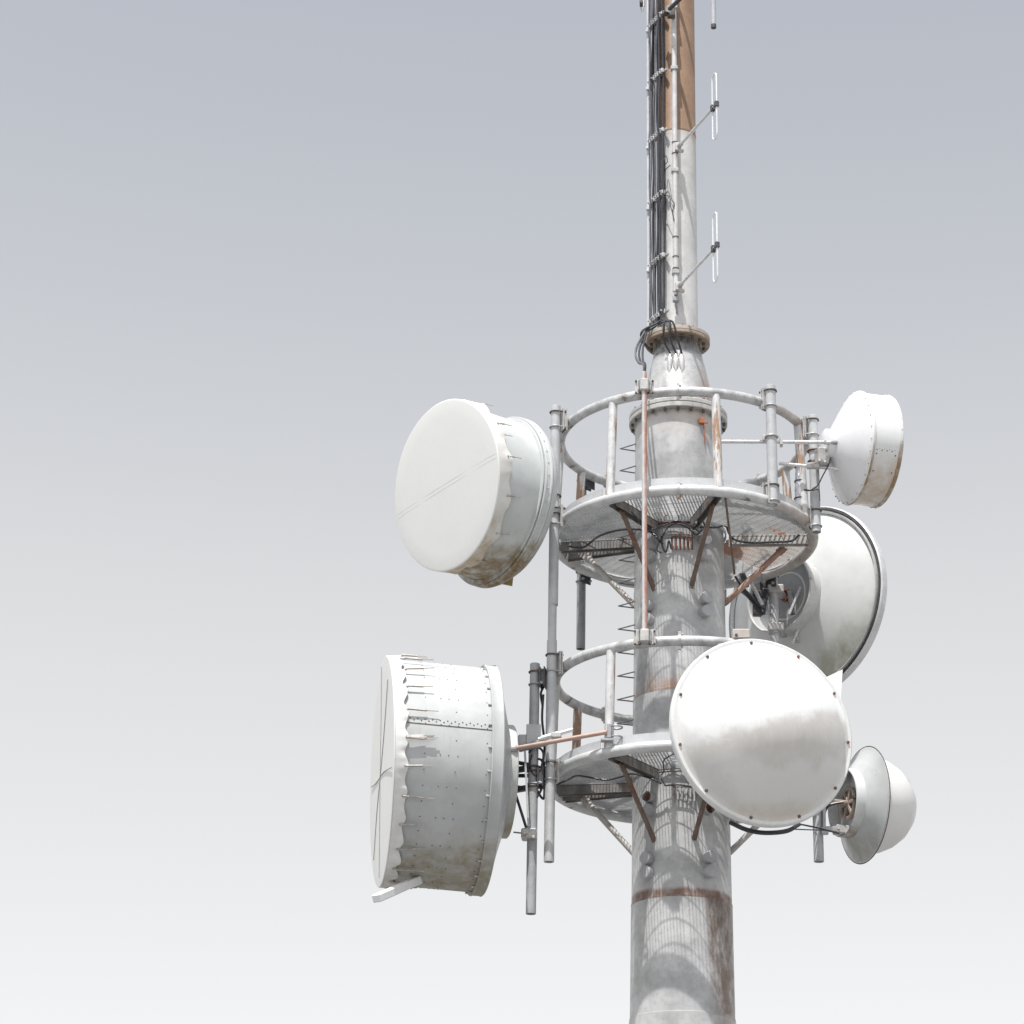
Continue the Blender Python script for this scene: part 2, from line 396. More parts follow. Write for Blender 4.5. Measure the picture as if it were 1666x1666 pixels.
def platform(zr, R, zrail, Rr, cx, label, full):
    T = thing('service_platform', (cx, 0, zr), label, 'platform', 'ring platforms round the tower')
    rt = .053
    b = MB(); b.torus((cx, 0, zr), R, rt, 120, 16)
    b.build('ring_beam', M_ringp, T)
    b = MB(); b.torus((cx, 0, zrail), Rr, .05, 120, 14); b.build('guard_rail', M_rail, T)
    # couplings
    for a, zc, Rc in ((-2, zr, R), (-2, zrail, Rr), (140, zrail, Rr), (-140, zrail, Rr), (140, zr, R)):
        b = MB(); p = az(a, Rc, zc, cx); t = V((cos(rad(a)), sin(rad(a)), 0))
        b.tube([p-t*.012, p+t*.012], .061, 16)
        for q in (-1, 1): b.box(p+V((0, 0, q*.072))+t*.0, (.03, .03, .04)); b.bolt(p+V((0, 0, q*.066))+t*.015, t, .012, .02)
        b.build('pipe_coupling', M_zinc, T)
    # rail posts
    for a in (-33, 15, 67, 121, 172, -122, -84):
        b = MB(); p0 = az(a, R, zr+.03, cx); p1 = az(a, Rr, zrail-.03, cx)
        b.tube([p0, p0.lerp(p1, .5), p1], .045, 16); b.build('rail_post', M_railpost, T)
    # toe board, four lengths with small gaps
    for a0, a1 in ((-98, -38), (-37, 14), (17, 76), (79, 168), (170, 260)):
        b = MB(); Rb = R-.022; n = int((a1-a0)/3); lo, hi = zr+.045, zr+.145; Q = []
        for k in range(n+1):
            a = a0+(a1-a0)*k/n
            Q.append([az(a, Rb+.004, lo, cx), az(a, Rb+.004, hi, cx), az(a, Rb-.004, hi, cx), az(a, Rb-.004, lo, cx)])
        b.rings(Q, True, True); b.build('toe_board', M_toe, T)
    # grating
    zg = zr+.062
    secs = [(-33, 15, -9, M_grate), (15, 90, 130, M_grate), (90, 140, 40, M_grate_rust if full else M_grate), (140, 205, 90, M_grate),
            (205, 262, 124, M_grate), (262, 327, -22, M_grate)]
    for a0, a1, dr, M in secs: sector_grating(cx, zg, .485, R-.045, a0+.3, a1-.3, M, T, dr)
    b = MB(); n = 72
    b.rings([[V((r*cos(2*pi*j/n), r*sin(2*pi*j/n), z)) for j in range(n)] for r, z in ((.478, zg+.015), (.49, zg+.015), (.49, zg-.03), (.478, zg-.03), (.478, zg+.015))])
    b.build('collar', M_galv, T)
    # beams and braces
    zb = zr-.01
    for a, M in ((-33, M_beam), (15, M_beam), (90, M_beam_pale), (-97, M_beam), (-108, M_beam), (178, M_beam)):
        b = MB(); b.chan(az(a, .49, zb, cx*.5), az(a, R-.05, zb, cx), .085, .09); b.build('radial_beam', M, T)
    for a, rr, M, k in ((-33, 1.12, M_strut, .024), (15, 1.12, M_strut, .024), (95, 1.03, M_strut_red if full else M_strut_pale, .031), (-106, 1.05, M_strut_pale, .031), (178, 1.05, M_strut, .023)):
        b = MB(); p0 = az(a, rr, zb-.05, cx); p1 = az(a, .475, zb-.66)
        b.tube([p0, p1], k, 12); t = (p1-p0).normalized()
        b.bar(p1-t*.10, p1+t*.03, .016, .052, V((t.z, 0, -t.x))); b.bar(p0-t*.03, p0+t*.07, .02, .08)
        b.build('brace', M, T)
        b = MB(); c = az(a, .475, zb-.60); b.box(c+nrm(a)*.0, (.014, .055, .16), Matrix.Rotation(rad(a)-pi/2, 3, 'Z')); b.build('brace_lug', M_galv, T)
    # the odd extra brace at the front right
    b = MB(); b.bar(az(19, R-.06, zr-.04, cx), at(1195, 932, -.05) if full else at(1200, 1335, -.05), .045, .02, (1, 0, 0)); b.build('brace', M_strut, T)
    return T
Z1, Z2 = 11.10, 8.48
platform(Z1, 1.335, 12.195, 1.285, .045, 'upper ring platform with rust streaked guard rail below the neck of the tower', True)
platform(Z2, 1.335, 9.54, 1.305, .045, 'lower ring platform partly hidden behind the round front dish', False)

# rusty cable hangers where the grating meets the shaft
for (zr, lab, M) in ((Z1, 'rusty red comb of cable hangers under the upper platform', M_strut), (Z2, 'grey comb of cable hangers under the lower platform', M_beam)):
    t = thing('cable_rack', (0, -.5, zr), lab, 'cable rack', 'cable hangers at the shaft')
    b = MB(); b.tube([az(a, .515, zr+.0) for a in range(-24, 19, 3)], .012, 8); b.build('hanger_bar', mat('hanger rust', (.14, .05, .04), (.08, .035, .03), .8, 0, 10, .1) if zr == Z1 else M, t)
    b = MB(); b.tube([az(a, .515, zr-.16) for a in range(-9, 19, 3)], .008, 8); b.build('hanger_bar', M, t)
    for k in range(6):
        a = -8+k*4.6
        b = MB(); b.bar(az(a, .512, zr-.13), az(a, .505, zr-.30), .018, .012, (0, 1, 0)); b.build('hanger_strap', mat('strap rust', (.16, .05, .035), (.09, .035, .025), .8, 0, 10, .1) if zr == Z1 and k == 0 else (bpy.data.materials['strap rust'] if zr == Z1 else M_beam_pale), t)
    for a in (-16, 0):
        b = MB(); p = az(a, .515, zr+.02); b.tube([p, p+V((0, -.01, .05)), p+V((.03, -.02, .06)), p+V((.045, -.02, .035))], .006, 6); b.build('hook', M_strut, t)

# ------------------------------------------------------------------ mounting posts
def clamp(parent, pc, q, z, r=.05, M=None, tall=.24):
    """bracket holding a vertical post (centre pc) to the ring point q"""
    M = M or M_zinc
    pc = V((pc.x, pc.y, z)); q = V((q[0], q[1], z)); d = (q-pc); L = d.length; d.normalize(); s = V((-d.y, d.x, 0))
    Rm = Matrix((s, d, V((0, 0, 1)))).transposed()
    b = MB(); b.box(pc+d*(r+.012), (.15, .012, tall), Rm)
    b.box(pc+d*(L-.062), (.15, .012, tall), Rm)
    for k in (-1, 1): b.box(pc+d*((r+.012+L-.062)/2)+s*k*.055, (.012, max(.02, L-.062-r-.012), tall*.8), Rm)
    c = b.build('clamp', M, parent)
    for k in (-1, 1):
        zc = z+k*(tall/2-.035)
        b = MB(); o = V((pc.x, pc.y, zc)); P = [o+s*(r+.008)+d*(r+.05)]
        for i in range(13):
            a = pi*i/12; P.append(o+s*(r+.008)*cos(a)-d*(r+.008)*sin(a))
        P.append(o-s*(r+.008)+d*(r+.05)); b.tube(P, .008, 8)
        for e in (-1, 1): b.bolt(o+s*e*(r+.008)+d*(r+.02), d, .016, .02)
        b.build('u_bolt', M_bolt if k > 0 else M_galv, c)
    return c
def pipe(b, x, y, z0, z1, r, n=20, hollow=True):
    w = .008
    P = [(r, z0), (r, z1-.004), (r-.004, z1), (0, z1)]
    if hollow: P = [(0, z0+.25), (r-w, z0+.25), (r-w, z0), (r, z0)]+P[1:]
    b.rings([[V((x+rr*cos(2*pi*j/n), y+rr*sin(2*pi*j/n), z)) for j in range(n)] for rr, z in P])
def post(a_, b_, Y, r, label, segs=None, mat_=None):
    p0, p1 = at(*a_, Y), at(*b_, Y); x = (p0.x+p1.x)/2
    T = thing('antenna_post', (x, Y, p1.z), label, 'antenna post', 'antenna mounting pipes on the platforms')
    b = MB(); pipe(b, x, Y, p1.z, p0.z, r); b.build('pipe', mat_ or M_post, T)
    return T, V((x, Y, 0)), p0.z, p1.z
def ringpt(p, R=1.30, cx=.045):
    q = V((p.x-cx, p.y, 0)); q.normalize(); return V((cx+q.x*R, q.y*R, 0))
P1, p1, t1, b1 = post((905.5, 661), (898.5, 985), -.62, .050, 'grey mounting pipe behind the tilted fabric faced dish at the upper platform')
clamp(P1, p1, ringpt(p1, 1.285), 12.2); clamp(P1, p1, ringpt(p1, 1.335), 11.12)
P2, p2, t2, b2 = post((899.5, 975), (892.5, 1402), -.62, .043, 'sleeved grey mounting pipe left of the lower platform, the pale lower end hanging free')
b = MB(); pipe(b, p2.x, p2.y, at(897, 1238, -.62).z, at(899.5, 1042, -.62).z, .050); b.build('sleeve', M_post, P2)
b = MB(); pipe(b, p2.x, p2.y, b2-.002, at(896, 1250, -.62).z, .050); b.build('sleeve', mat('pale pipe', (.56, .56, .56), (.46, .46, .46), .5, .2, 8, .04), P2)
clamp(P2, p2, ringpt(p2, 1.305), 9.55); clamp(P2, p2, ringpt(p2, 1.335), 8.44)
P3, p3, t3, b3 = post((871, 1080), (863, 1487), -.60, .049, 'longest grey mounting pipe, hanging lowest beside the big riveted drum dish', None, M_postm)
clamp(P3, p3, p2, 9.40, .049, M_clampb, .2); clamp(P3, p3, p2, 8.38, .049, M_clampb, .2)
P4, p4, t4, b4 = post((1254, 628), (1257, 822), -1.06, .052, 'grey mounting pipe clamped to front right of the upper rail, carrying no dish')
clamp(P4, p4, ringpt(p4, 1.285), 12.21, .052); clamp(P4, p4, ringpt(p4, 1.335), 11.17, .052)
P5, p5, t5, b5 = post((1323, 677), (1327, 866), -.50, .050, 'grey mounting pipe at the right of the upper rail holding the smallest drum dish')
clamp(P5, p5, ringpt(p5, 1.285), 12.14); clamp(P5, p5, ringpt(p5, 1.335), 11.13)
P6, p6, t6, b6 = post((947, 790), (945, 1056), .97, .048, 'dark mounting pipe seen against the sky behind the left of the tower', None, M_post_shade)
clamp(P6, p6, ringpt(p6, 1.285), 12.16, .048, M_clampb, .16); clamp(P6, p6, ringpt(p6, 1.335), 11.08, .048, M_clampb, .18)
P7, p7, t7, b7 = post((1252, 860), (1265, 1062), 1.08, .050, 'mounting pipe behind the tower in front of the back of the largest right dish')
clamp(P7, p7, ringpt(p7, 1.335), 11.06, .05, M_clampb, .18)
for pz in (at(1262, 1020, 1.08).z, at(1262, 1030, 1.08).z):
    b = MB(); b.tube([(p7.x, p7.y, pz-.012), (p7.x, p7.y, pz+.012)], .062, 18); b.build('collar', M_galv, P7)
P8, p8, t8, b8 = post((1329, 1240), (1331, 1402), .10, .050, 'short grey mounting pipe hanging below the round front dish at right')
clamp(P8, p8, ringpt(p8, 1.335), 8.5)
# silver wrapped conduit at the right rail post
T = thing('wrapped_cable_splice', at(1301, 800, -.42), 'shiny silver wrapped sleeve strapped to the right rail post', 'cable splice')
b = MB(); p = at(1301, 835, -.50); q = at(1302, 742, -.50)
b.tube([p.lerp(q, k/10) for k in range(11)], [.028, .04, .05, .052, .054, .052, .05, .05, .048, .04, .028], 16); b.build('foil_sleeve', mat('silver foil', (.75, .75, .77), (.35, .34, .38), .15, .9, 16, .5), T)
b = MB()
for k in (.25, .55, .8): b.torus(p.lerp(q, k), .055, .006, 24, 6)
b.build('strap', M_cable, T)

# conduit pole with bracket plates at the front left
T = thing('conduit_pole', (-.335, -1.41, 9.5), 'thin half rusted vertical conduit bolted to both rails in front of the tower', 'conduit')
xp, yp = -.335, -1.405
M_cond = mat('half rusted conduit', (.60, .60, .60), (.50, .50, .50), .4, .1, 8, .03, stain_shade=[((.9, -.35, 0), -.001, .014, (.42, .15, .08), .95)])
b = MB(); pipe(b, xp, yp, 9.56, 12.36, .026); b.build('pipe', M_cond, T)
for zc, w in ((12.21, .19), (9.55, .21)):
    b = MB(); b.box((xp, yp+.045, zc), (w, .014, .17)); b.box((xp, yp-.0, zc), (.09, .09, .13))
    for q in (-1, 1):
        b.box((xp+q*(w/2-.03), yp+.028, zc), (.018, .03, .15)); b.tube([(xp+q*.06, yp+.03, zc-.07), (xp+q*.06, yp-.01, zc-.05), (xp+q*.06, yp-.01, zc+.05), (xp+q*.06, yp+.03, zc+.07)], .007, 6)
    pl = b.build('bracket_plate', M_zinc, T)
    for qx in (-1, 1):
        for qz in (-1, 1):
            b = MB(); b.bolt((xp+qx*(w/2-.012), yp+.036, zc+qz*.065), (0, -1, 0), .011, .016); b.bolt((xp+qx*(w/2-.055), yp+.036, zc+qz*.07), (0, -1, 0), .010, .016)
            b.build('bolt', M_bolt, pl)
    b = MB(); b.torus((xp, yp, zc), .034, .008, 20, 6); b.build('u_bolt', M_bolt, pl)

# ------------------------------------------------------------------ mast furniture
def mrow(t): # hanger row beside the mast, t = 0 (rear left) .. 1 (front right)
    return V((-.285+.165*t, .03-.29*t, 0))
ztop = 20.5
zz = [at(1068, y, -.12).z for y in (515, 424, 322, 221, 125, 33)]
step = (zz[-1]-zz[0])/5
while zz[-1]+step < 20.4: zz.append(zz[-1]+step)
names = ['lowest', 'second lowest', 'third', 'fourth', 'fifth', 'topmost visible']
for i, z in enumerate(zz):
    lab = (names[i]+' of the slanting cable hanger rows up the mast') if i < 6 else 'cable hanger row high on the mast above the picture'
    t = thing('cable_hanger', mrow(.5)+V((0, 0, z)), lab, 'cable hanger', 'cable hangers up the mast')
    a_, b_ = mrow(-.06)+V((.012, .008, z)), mrow(1.08)+V((.012, .008, z))
    b = MB(); b.bar(a_, b_, .03, .028); b.build('hanger_bar', M_zinc, t)
    b = MB(); b.bar(mrow(.55)+V((0, 0, z)), V((-.14, -.09, z)), .03, .03); b.build('stand_off', M_zinc, t)
    for k in range(7):
        p = mrow((k+.5)/7)+V((-.016, -.010, z)); b = MB()
        b.box(p+V((0, 0, .0)), (.030, .030, .05), Matrix.Rotation(rad(-60), 3, 'Z')); b.bolt(p+V((-.014, -.008, 0)), (-.87, -.5, 0), .010, .022)
        b.build('cable_clip', M_zinc if k % 2 else M_alu, t)
endz = zz[0]-.1
entries = {6: 1108, 5: 1097.5, 3: 1087}
for k in range(12):
    tt = (k+.35)/9 if k < 9 else (.22, .52, .80)[k-9]; P = []; z = ztop
    while z > zz[0]-.02:
        w = .012*sin(z*3.1+k*1.7)+random.uniform(-.009, .009)
        P.append(mrow(tt)+V((-.012+w*.5+(.028 if k % 3 == 1 else 0)-(.020 if k > 8 else 0), -.010+w-(.012 if k > 8 else 0), z))); z -= .22
    ex = {8: 1108, 7: 1097.5, 5: 1087}.get(k)
    if ex:
        a = degrees(math.asin((ex-1101)*.0066/.345))
        P += [mrow(tt)+V((-.02, -.03, zz[0]-.12)), V((-.14+.03*(k-5), -.40, 13.43)), az(a-8, .37, 13.25), az(a, .30, 13.12), az(a, .27, 13.06)]
    elif k in (1, 3, 9, 10, 11):
        P += [mrow(tt)+V((-.02, -.03, zz[0]-.10)), V((-.345-.01*(k % 3), -.17-.02*(k % 4), 13.42)), V((-.375, -.13-.02*(k % 4), 13.33)), V((-.27, -.10, 13.22))]
    else:
        o = V((.012*(k % 3-1), .012*(k//3-1), 0)) if k < 9 else V((.008*(k-10), -.01, 0))
        P += [mrow(tt)+V((-.02, -.03, zz[0]-.12)), V((-.335, -.22, 13.40))+o, V((-.40, -.55, 13.02))+o*3.2, V((-.375, -1.1, 12.62))+o*2, V((xp, yp+.02, 12.45))+o*.8, V((xp, yp, 12.34))+o*.6]
    b = MB(); b.tube(cat_rom(P, 4), .0115 if k % 3 else .009, 8)
    if ex: lab = 'black cable leaving the mast bundle for the %s slot in the neck cone' % {1108: 'right hand', 1097.5: 'middle', 1087: 'left hand'}[ex]
    elif k in (1, 3, 9, 10, 11): lab = 'black cable of the mast bundle that tucks in under the left of the tan flange'
    else: lab = 'black cable of the bundle that swings left from the mast into the thin conduit'
    tag(b.build('coaxial_cable', M_cable if k % 3 else M_cablel, None, origin=P[0]), lab, 'cable', 'cables running up the mast' if ex else 'cables tucked under the flange' if k in (1, 3, 9, 10, 11) else 'cables swinging into the conduit')
# white conduit at the far left of the bundle
T = thing('conduit', mrow(-.2)+V((0, 0, 13.5)), 'slim pale conduit at the left edge of the mast beside the black cables', 'conduit')
b = MB(); b.tube([mrow(-.14)+V((0, 0, 13.44)), mrow(-.14)+V((0, 0, 20.5))], .018, 12); b.build('pipe', mat('pale conduit', (.66, .66, .68), (.56, .56, .58), .4, .1, 8, 0), T)
for y in (51, 145, 241, 340, 441):
    z = at(1055, y, .05).z; b = MB(); b.box(mrow(-.1)+V((0, -.01, z)), (.065, .05, .035)); b.build('clip', M_alu, T)
# vertical support pipe in front of the mast
T = thing('support_pipe', (-.012, -.33, 13.75), 'vertical pale pipe standing off the front of the mast and carrying the antenna arms', 'pipe')
xs, ys = -.014, -.335
M_sp = mat('streaked pale pipe', (.64, .62, .61), (.52, .49, .48), .45, .1, 7, .06, rust=.18, rustc=(.36, .22, .18), rscale=5)
b = MB(); pipe(b, xs, ys, 13.82, 21, .028, 16); b.build('pipe', M_sp, T)
for y in (386, 418, 437, 232, 250): 
    z = at(1098, y, ys).z; b = MB(); b.torus((xs, ys, z), .031, .005, 20, 6); b.build('band', M_bolt, T)
for z in (14.05, 15.3, 16.6, 17.4, 18.6):
    b = MB(); b.bar((xs, ys+.02, z), (xs, -.205, z), .03, .04); b.box((xs, ys, z), (.08, .075, .05)); b.build('stand_off', M_galv, T)
b = MB(); p = at(1099, 487, ys); b.tube([(xs, ys, 13.84), (xs, ys, 13.78)], .022, 10); b.box((xs, ys+.02, 13.74), (.07, .06, .06)); b.tube([(xs, ys+.02, 13.72), (xs+.01, ys+.11, 13.62)], .012, 6); b.build('foot_clamp', M_galv, T)

def dipole(p0, p1, label, ax=None):
    """p0 foot of arm at the pipe, p1 clamp block at the loop"""
    T = thing('folded_dipole', p0, label, 'antenna', 'folded dipole antennas on the mast')
    b = MB(); b.tube([p0, p1], .017, 12); b.build('arm', M_alu, T)
    d = (p1-p0); d.z = 0; d.normalize()
    b = MB(); b.box(p0, (.07, .07, .10)); b.tube([p0-d*.1, p0+d*.09], .026, 10); b.build('arm_clamp', M_zinc, T)
    b = MB(); b.tube([p0+V((.02, -.02, -.05)), p0+V((.05, -.04, -.075))], .02, 8); b.bolt(p0+V((.05, -.05, -.07)), (0, -1, 0), .014, .02); b.build('bolt', M_strut_pale, T)
    b = MB(); s = .052; h = .40; P = []
    for i in range(9): a = pi*i/8; P.append(p1-d*s*cos(a)+V((0, 0, h-s+s*sin(a))))
    for i in range(9): a = pi*i/8; P.append(p1+d*s*cos(a)+V((0, 0, -h+s-s*sin(a))))
    b.tube(P, .0085, 8, False, True); b.build('loop', M_aluw, T)
    x = V((-d.y, d.x, 0)); Rm = Matrix((x, d, V((0, 0, 1)))).transposed()
    b = MB(); b.box(p1-d*.045, (.045, .04, .075), Rm); b.box(p1+d*.05, (.045, .04, .065), Rm); b.box(p1, (.03, .08, .03), Rm); b.build('clamp_block', M_clampb, T)
for (x0, y0, x1, y1, lab) in ((1103, 240, 1162.5, 173, 'upper white folded dipole loop on an arm right of the mast'), (1104, 467, 1163.5, 402, 'lower white folded dipole loop on an arm right of the mast')):
    da = at(x0, y0, ys-.02); Yb = -1.15
    for _ in range(40): Yb += (da.z-at(x1, y1, Yb).z)*1.2      # the arm is level
    dipole(da, at(x1, y1, Yb), lab)
# whip antenna hanging into the top of the picture on a dark arm
T = thing('whip_antenna', at(1161, 45, -1.1), 'grey whip rod with a dark cap hanging into the top right of the mast', 'antenna')
pw = at(1161, 44, -1.1); b = MB(); b.tube([pw, pw+V((0, 0, 2.2))], .027, 14); b.build('rod', mat('grey tube', (.48, .49, .51), (.42, .43, .45), .4, .1, 8, 0), T)
b = MB(); b.tube([pw-V((0, 0, .012)), pw+V((0, 0, .03))], .029, 14); b.build('end_cap', M_clampb, T)
b = MB(); b.tube([(xs, ys, pw.z+1.2), pw+V((0, 0, 1.2))], .02, 12); b.build('arm', M_alu, T)
T = thing('antenna_boom', at(1080, 24, -.42), 'black arm slanting up across the mast at the top edge', 'antenna arm')
ba = at(1078, 25, -.36); bb = at(1108, -3, -.74); b = MB(); b.tube([ba, ba+(bb-ba)*2.2], .024, 12); b.build('arm', M_cable, T)
b = MB(); b.box(ba.lerp(bb, .12), (.06, .06, .05)); b.box(at(1092, 22, -.40), (.09, .08, .10)); b.build('arm_clamp', M_bolt, T)
b = MB(); b.tube([ba.lerp(bb, .3)+V((0, 0, -.02)), ba.lerp(bb, .4)+V((0, 0, .03))], .03, 10); b.build('band', M_alu, T)
# fragment of a loop at the top left
pl = at(1045, 6, -.35)
T = thing('folded_dipole', pl, 'partial white loop cut by the top edge left of the cables', 'antenna', 'folded dipole antennas on the mast')
d = V((.35, -.93, 0)); b = MB(); P = []; s = .05; h = .40; pc = at(1045, 8, -.35)+V((0, 0, .0))
for i in range(9): a = pi*i/8; P.append(pc-d*s*cos(a)+V((0, 0, h+.2-s+s*sin(a))))
for i in range(9): a = pi*i/8; P.append(pc+d*s*cos(a)+V((0, 0, -.06+s*.4-s*sin(a)*.8)))
b.tube(P, .0085, 8, False, True); b.build('loop', M_aluw, T)
b = MB(); b.box(pc+V((0, 0, .02)), (.06, .09, .04)); b.build('clamp_block', M_clampb, T)
b = MB(); b.tube([pc+V((0, 0, .35)), V((-.15, -.1, pc.z+.35))], .015, 10); b.build('arm', M_alu, T)
# loose thin wires in front of the mast
for P, lab in (([(1080, 262), (1083, 253), (1086, 262), (1082, 268)], 'small curl of thin black wire near the upper arm'),
               ([(1079, 312), (1082, 280), (1087, 272), (1091, 269)], 'thin black wire branching from the cables to the support pipe'),
               ([(1076, 345), (1075, 332), (1080, 321), (1086, 318), (1090, 320)], 'thin black wire arching between the cables and the support pipe'),
               ([(1092, 322), (1090, 330), (1095, 350), (1097, 359), (1094, 345), (1097, 332), (1093, 326)], 'tangle of black wire hanging on the support pipe')):
    Q = [at(x, y, -.30 if x < 1085 else -.37) for x, y in P]; b = MB(); b.tube(cat_rom(Q, 6), .005, 6)
    tag(b.build('thin_wire', M_cable, None, origin=Q[0]), lab, 'wire')

# ------------------------------------------------------------------ dishes
GRP = 'microwave dish antennas on the tower'
def back_mount(T, hub, post_c, n, size=.16, M=None):
    """hub ring plate and a pair of arms to the post"""
    M = M or M_zinc; hub = V(hub); q = V((post_c.x, post_c.y, hub.z)); d = q-hub
    b = MB(); b.rings([circ(hub, n, 0, .001, 32), circ(hub, n, 0, size, 32), circ(hub-nrm(n)*.05, n, 0, size, 32), circ(hub-nrm(n)*.05, n, 0, .001, 32)]); b.build('hub_plate', M, T)
    for k in (-1, 1):
        b = MB(); b.bar(hub+V((0, 0, k*.1)), q+V((0, 0, k*.1)), .06, .05); b.build('mount_arm', M, T)
        b = MB(); b.torus((q.x, q.y, q.z+k*.1), .062, .010, 24, 8); b.build('u_bolt', M_bolt, T)

# --- D1: tilted fabric-faced shroud, top left
c1f, n1f, t1f = V((-2.325, -1.15, 11.255)), -48.4, -9; c1r, n1r = V((-1.80, -.70, 11.247)), -51
T = thing('shrouded_dish', c1r, 'big drum dish with a plain off white fabric face turned left, beside the upper platform', 'dish', GRP)
M_d1 = mat('drum paint upper', (.60, .62, .61), (.52, .54, .53), .6, .05, 3, .03, speck=.2, streak=.22, streakc=(.5, .5, .47),
           stain_shade=[((.1, 0, -1), .55, .84, (.22, .15, .07), .95)], fine=.07, spec=.25)
M_sk = mat('fabric skirt', (.74, .73, .70), (.66, .65, .61), .75, 0, 4, .12, stain_shade=[((.1, .0, -1), .45, .85, (.40, .28, .15), .8)], fine=.07)
b = MB(); r = .868
nn = nrm(n1f, t1f)
b.rings([circ(c1f+nn*d, n1f, t1f, rr, 128) for rr, d in ((.001, .02), (.4, .017), (.7, .009), (.84, .003), (r-.008, 0), (r, -.01))]); b.build('fabric_face', M_fabric, T)
def skirt(c, azd, tilt, r0, r1, L, n, scal, amp, seedp):
    """fabric edge folded over the drum, its free edge pulled into scallops"""
    n_ = nrm(azd, tilt); R = []
    for i in range(7):
        u = i/6; ring = []
        base = circ(V((0, 0, 0)), azd, tilt, 1, n)
        for k in range(n):
            ph = scal*k/n*2*pi/(2)
            w = sin(ph)**2*(1+.3*sin(1.7*ph+seedp))
            wr = .010*cos(2*ph)*u*u+.004*sin(5*ph+seedp)*u
            ring.append(V(c)-n_*(.01+u*(L-amp*w))+base[k]*(r0+(r1-r0)*u+wr))
        R.append(ring)
    R.append([p-(p-V(c)+n_*0).normalized()*.012 for p in R[-1]])
    return R
b = MB(); b.rings(skirt(c1f, n1f, t1f, r, .872, .155, 264, 14, .04, 1.0)); b.build('fabric_skirt', M_sk, T)
b = MB()
R = []
for i in range(9):
    u = i/8; R.append(circ(c1f.lerp(c1r, u)-nn*(.02*(1-u)), n1f+(n1r-n1f)*u, t1f*(1-u), .825, 128))
b.rings(R, True); b.build('drum', M_d1, T)
b = MB(); nr = nrm(n1r)
b.rings(prof(c1r, n1r, 0, [(.826, .10), (.862, .098), (.865, .088), (.852, .084), (.852, .076), (.882, .074), (.886, .066), (.876, .058), (.876, .014), (.888, .008), (.888, -.01), (.87, -.015)], 128))
for k in range(40):
    a = 2*pi*k/40; p = c1r+nr*.035+(V((cos(rad(n1r)), sin(rad(n1r)), 0))*cos(a)+V((0, 0, 1))*sin(a))*.878
    b.stud(p, p-c1r-nr*.035, .009, .008)
b.build('rim_band', M_d1, T)
b = MB(); b.rings(prof(c1r, n1r, 0, [(.870, -.012), (.862, -.06), (.80, -.13), (.60, -.22), (.35, -.30), (.12, -.33), (.001, -.33)], 96)); b.build('reflector_back', M_d1, T)
back_mount(T, c1r-nr*.33, p1, n1r, .2)
for k in range(7):
    a = rad(-75+k*25.7); X = V((cos(rad(n1f)), sin(rad(n1f)), 0)); Y_ = nn.cross(X); rd = X*cos(a)+Y_*sin(a)
    p = c1f-nn*.12+rd*.872
    b = MB(); b.bolt(p-nn*.0, rd, .012, .012); b.tube([p+rd*.004-nn*.02, p-nn*.08+rd*.006], .008, 8); b.tube([p-nn*.08+rd*.006, p-nn*.17], .004, 6); b.build('tension_spring', M_spring, T)
# wire shadows across the face, drawn as thin darker tubes
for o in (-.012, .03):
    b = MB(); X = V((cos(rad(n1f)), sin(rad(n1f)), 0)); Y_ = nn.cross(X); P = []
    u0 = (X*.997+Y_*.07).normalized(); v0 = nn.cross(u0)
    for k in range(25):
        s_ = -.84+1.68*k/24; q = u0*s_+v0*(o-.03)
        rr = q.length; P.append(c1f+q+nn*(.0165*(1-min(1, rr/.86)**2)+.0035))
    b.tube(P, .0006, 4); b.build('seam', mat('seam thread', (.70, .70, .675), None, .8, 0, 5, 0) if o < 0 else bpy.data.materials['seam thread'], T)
b = MB(); p = c1r-nr*.10+V((.02, 0, -.86)); b.add([p+V((-.26, .02, .05)), p+V((.04, 0, .11)), p+V((.03, 0, -.02)), p+V((-.26, .032, .05)), p+V((.04, .012, .11)), p+V((.03, .012, -.02))],
      [(0, 1, 2), (5, 4, 3), (0, 3, 4, 1), (1, 4, 5, 2), (2, 5, 3, 0)]); b.build('bottom_plate', mat('ochre stained plate', (.46, .35, .16), (.30, .20, .09), .7, 0, 9, .05), T)

b = MB(); b.torus(c1r+nr*.0885, .856, .006, 96, 6, nr); b.torus(c1r-nr*.014, .878, .005, 96, 6, nr); b.build('gasket', M_dark, T)  # dark rings added to draw the gap lines at the band edges
# --- D2: large riveted drum, lower left
c2f, n2f, t2f = V((-2.905, -.70, 8.422)), -77.4, -2.0; c2r, n2r = V((-1.945, -.50, 8.39)), -77.6
T = thing('shrouded_dish', c2r, 'largest drum dish, side on, riveted, with a row of springs at its fabric edge', 'dish', GRP)
M_d2 = mat('drum paint lower', (.51, .52, .515), (.44, .45, .45), .6, .05, 2.5, .03, streak=.3, streakc=(.34, .34, .32),
           stain_shade=[((.05, 0, -1), .66, 1.12, (.27, .23, .15), .9)], fine=.07, spec=.25)
nf = nrm(n2f, t2f); nr2 = nrm(n2r); r = 1.123
b = MB(); b.rings([circ(c2f+nf*d, n2f, t2f, rr, 128) for rr, d in ((.001, .012), (.5, .010), (.9, .006), (1.08, .002), (r-.006, 0), (r, -.008))]); b.build('fabric_face', M_fabric, T)
b = MB(); b.rings(skirt(c2f, n2f, t2f, r, 1.128, .125, 312, 28, .03, .4)); b.build('fabric_skirt', mat('fabric skirt lower', (.74, .74, .72), (.66, .65, .63), .75, 0, 5, .15, stain_shade=[((0, 0, -1), .9, 1.12, (.45, .40, .32), .6)], fine=.07), T)
b = MB(); R = []
for i in range(11):
    u = i/10; R.append(circ(c2f.lerp(c2r, u)-nf*.03*(1-u), n2f+(n2r-n2f)*u, t2f*(1-u), 1.092, 128))
b.rings(R)
